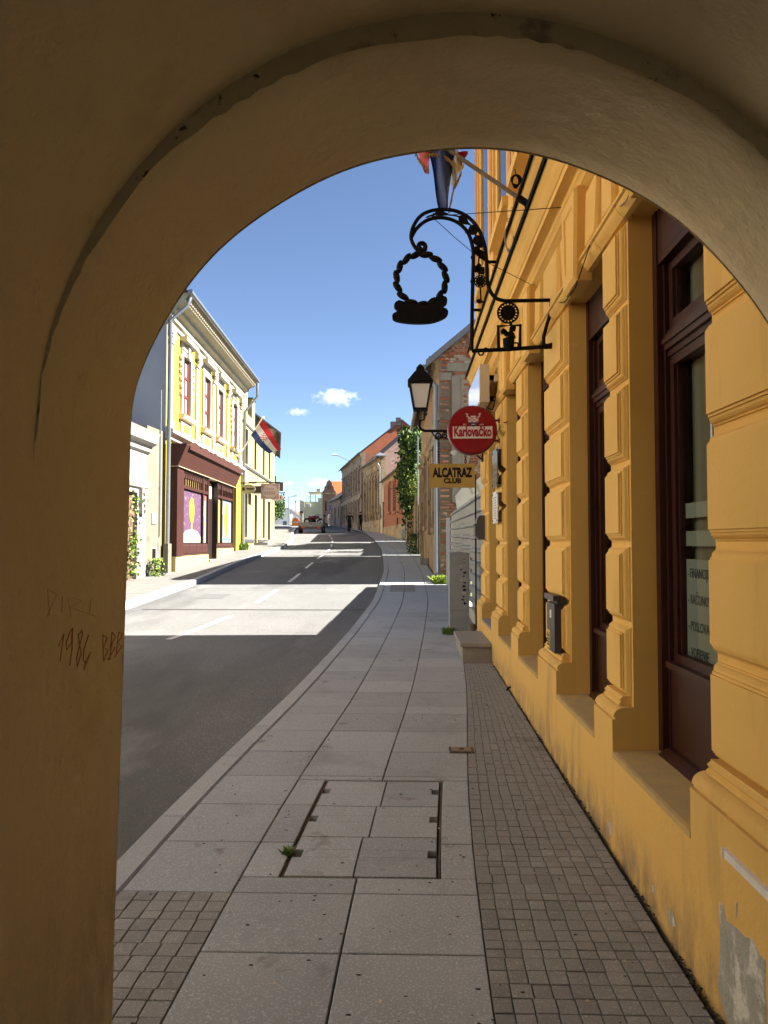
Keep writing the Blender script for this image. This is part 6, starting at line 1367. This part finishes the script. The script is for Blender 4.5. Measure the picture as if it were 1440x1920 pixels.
MB().box(cb.x-.30, cb.x-.12, cb.y-.7, cb.y-.4, cbz+.55, cbz+.8).build('pannier', MATS['poster grey'], bike)
person('person', 'cyclist in black seen from behind', (cb.x, cb.y, cbz), 1.75, dict(pel=(0, .22, .98), wai=(0, .16, 1.1), che=(0, 0, 1.28), nec=(0, -.08, 1.42), hea=(0, -.12, 1.52), top=(0, -.13, 1.63), hL=(-.09, .20, .94), kL=(-.11, -.12, .72), aL=(-.11, .08, .30), fL=(-.11, -.06, .24), hR=(.09, .2, .94), kR=(.11, -.05, .55), aR=(.11, .14, .14), fR=(.11, 0, .08), sL=(-.2, 0, 1.38), eL=(-.28, -.18, 1.18), wL=(-.27, -.32, 1.08), gL=(-.26, -.37, 1.06), sR=(.2, 0, 1.38), eR=(.28, -.18, 1.18), wR=(.27, -.32, 1.08), gR=(.26, -.37, 1.06)), (.012, .012, .013), (.015, .015, .018), hair=(.08, .06, .05), face=R(180))
def far_person(a, c, Y, label, shirt, tr_, face, pose={}):
    q = px(a, c, Y); person('person', label, (q.x, Y, zg(Y)-.05), 1.72, pose, shirt, tr_, face=face)
far_person(545.5, 987, 98, 'person in white shirt beside the orange barrier', (.7, .7, .68), (.5, .5, .5), R(70), dict(wR=(.2, -.3, 1.1), gR=(.2, -.38, 1.12)))
far_person(608.5, 985, 96, 'dark haired pedestrian in dark clothes behind the trailer', (.04, .04, .05), (.03, .03, .04), R(-60), dict(kL=(-.1, -.15, .52), aL=(-.1, .15, .1), fL=(-.1, .02, .05)))
far_person(618.5, 984, 99, 'pedestrian in a white top near the crossing sign', (.72, .72, .7), (.3, .12, .12), R(20))
q = px(554, 983, 97); ob_ = thing('barrier', 'orange road works barrier panel', 'barrier', (q.x, 97, zg(97)))
ORG = mat('orange plastic', (.75, .18, .02), rough=.4)
b = MB(); b.prism([(q.x-.45, zg(97)-.1), (q.x+.45, zg(97)-.1), (q.x+.48, zg(97)+.55), (q.x+.3, zg(97)+.85), (q.x, zg(97)+1.0), (q.x-.3, zg(97)+.85), (q.x-.48, zg(97)+.55)], 'y', 96.9, 97.1); b.build('panel', ORG, ob_)
MB().box(q.x-.6, q.x+.6, 96.8, 97.2, zg(97)-.15, zg(97)-.02).build('foot', DARKW, ob_); MB().box(q.x-.3, q.x+.3, 96.88, 96.899, zg(97)+.3, zg(97)+.5).build('reflector', WHITE, ob_)
q = px(624, 985, 94); sg_ = thing('crossing_sign', 'blue square pedestrian crossing sign on a pole', 'road sign', (q.x, 94, zg(94)))
zs_ = px(624, 952, 94).z
MB().tube([(q.x, 94, zg(94)-.2), (q.x, 94, zs_+.3)], .03, 6).build('pole', ZINC, sg_); MB().box(q.x-.31, q.x+.31, 93.94, 93.968, zs_-.31, zs_+.31).build('panel', mat('traffic blue', (.02, .06, .28), rough=.4), sg_); MB().prism([(q.x-.22, zs_-.2), (q.x+.22, zs_-.2), (q.x, zs_+.2)], 'y', 93.93, 93.939).build('triangle', WHITE, sg_)
MB().tube([(q.x-.02, 93.92, zs_+.08), (q.x+.02, 93.92, zs_-.04), (q.x+.07, 93.92, zs_-.16)], .025, 5).ball((q.x-.02, 93.92, zs_+.11), .035, .01, .035, 6).tube([(q.x+.01, 93.92, zs_-.04), (q.x-.06, 93.92, zs_-.16)], .025, 5).build('pictogram', INK, sg_)
q = px(541.5, 985, 128); lt = thing('street_lamp', 'tall street lamp with long arm at the end of the road', 'street lamp', (q.x, 128, zg(128)))
zt = px(541, 932, 128).z; MB().tube([(q.x, 128, zg(128)), (q.x, 128, zt)], [.11, .07], 8).build('pole', ZINC, lt, True); MB().tube([(q.x-.25, 128, zt), (q.x, 128, zt), (q.x+1.2, 128, zt+.18)], .05, 6).box(q.x+.8, q.x+1.4, 127.85, 128.15, zt+.12, zt+.26).build('arm', ZINC, lt)
q = px(554, 985, 130); zt = px(554, 940, 130).z; b = MB(); b.tube([(q.x, 130, zg(130)), (q.x, 130, zt)], [.08, .05], 6); b.box(q.x-.12, q.x+.12, 129.9, 130.1, zt-.2, zt+.1); tag(b.build('slim_pole', ZINC), 'slim metal pole between the lamp and the flat roofed house', 'pole')
q = px(565.5, 985, 92); po = thing('gate_post', 'beige square post with a dark cap behind the trailer', 'post', (q.x, 92, zg(92)))
MB().box(q.x-.16, q.x+.16, 91.9, 92.2, zg(92)-.2, zg(92)+1.55).build('shaft', mat('beige stone', (.5, .45, .34), (.44, .4, .3), 5), po); MB().prism([(q.x-.22, zg(92)+1.55), (q.x+.22, zg(92)+1.55), (q.x+.18, zg(92)+1.75), (q.x, zg(92)+1.85), (q.x-.18, zg(92)+1.75)], 'y', 91.85, 92.25).build('cap', SLATE, po)

# ------------------------------------------------------------ clouds: bodies of water droplets high over the far country
def cloud(label, a, c, Y, w, hgt, seed, dens=.02):
    q = px(a, c, Y); m = bpy.data.materials.new('cloud vapour'); m.use_nodes = True; N = m.node_tree.nodes; Lk = m.node_tree.links
    N.remove(N['Principled BSDF']); v = N.new('ShaderNodeVolumePrincipled'); v.inputs['Color'].default_value = (1, 1, 1, 1); v.inputs['Anisotropy'].default_value = .2
    tc = N.new('ShaderNodeTexCoord'); ns = N.new('ShaderNodeTexNoise'); ns.inputs['Scale'].default_value = 3.2; ns.inputs['Detail'].default_value = 7; ns.inputs['Roughness'].default_value = .62
    mp = N.new('ShaderNodeMapping'); mp.inputs['Location'].default_value = (seed, seed*.7, 0); mp.inputs['Scale'].default_value = (1/w, 1/w, 1.4/w); Lk.new(tc.outputs['Object'], mp.inputs[0]); Lk.new(mp.outputs[0], ns.inputs[0])
    m2 = N.new('ShaderNodeMapping'); m2.inputs['Scale'].default_value = (1/w, 1/(w*.6), 1/hgt); Lk.new(tc.outputs['Object'], m2.inputs[0])
    ln = N.new('ShaderNodeVectorMath'); ln.operation = 'LENGTH'; Lk.new(m2.outputs[0], ln.inputs[0])
    sb = N.new('ShaderNodeMath'); sb.operation = 'SUBTRACT'; sb.inputs[0].default_value = 1.0; Lk.new(ln.outputs['Value'], sb.inputs[1])
    ad = N.new('ShaderNodeMath'); ad.operation = 'MULTIPLY_ADD'; Lk.new(ns.outputs[0], ad.inputs[0]); ad.inputs[1].default_value = 2.2; Lk.new(sb.outputs[0], ad.inputs[2])
    mr = N.new('ShaderNodeMapRange'); mr.inputs[1].default_value = 1.42; mr.inputs[2].default_value = 1.75; mr.inputs[3].default_value = 0; mr.inputs[4].default_value = dens; Lk.new(ad.outputs[0], mr.inputs[0]); Lk.new(mr.outputs[0], v.inputs['Density'])
    Lk.new(v.outputs[0], N['Material Output'].inputs['Volume'])
    b = MB(); b.ball((0, 0, 0), w, w*.6, hgt, 16); o = b.build('cloud', m, center=False); o.location = q
    tag(o, label, 'cloud', 'small clouds low in the sky'); return o
cloud('larger white cloud in the middle of the sky', 630, 746, 2600, 95, 42, 1.3)
cloud('smaller white cloud left of the larger one', 560, 773, 2600, 52, 20, 4.1)
cloud('faint low cloud above the flat roofed house', 598, 905, 3000, 75, 28, 7.7, .010)
cloud('faint low cloud left of the lamp pole', 540, 906, 3000, 40, 16, 9.2, .009)
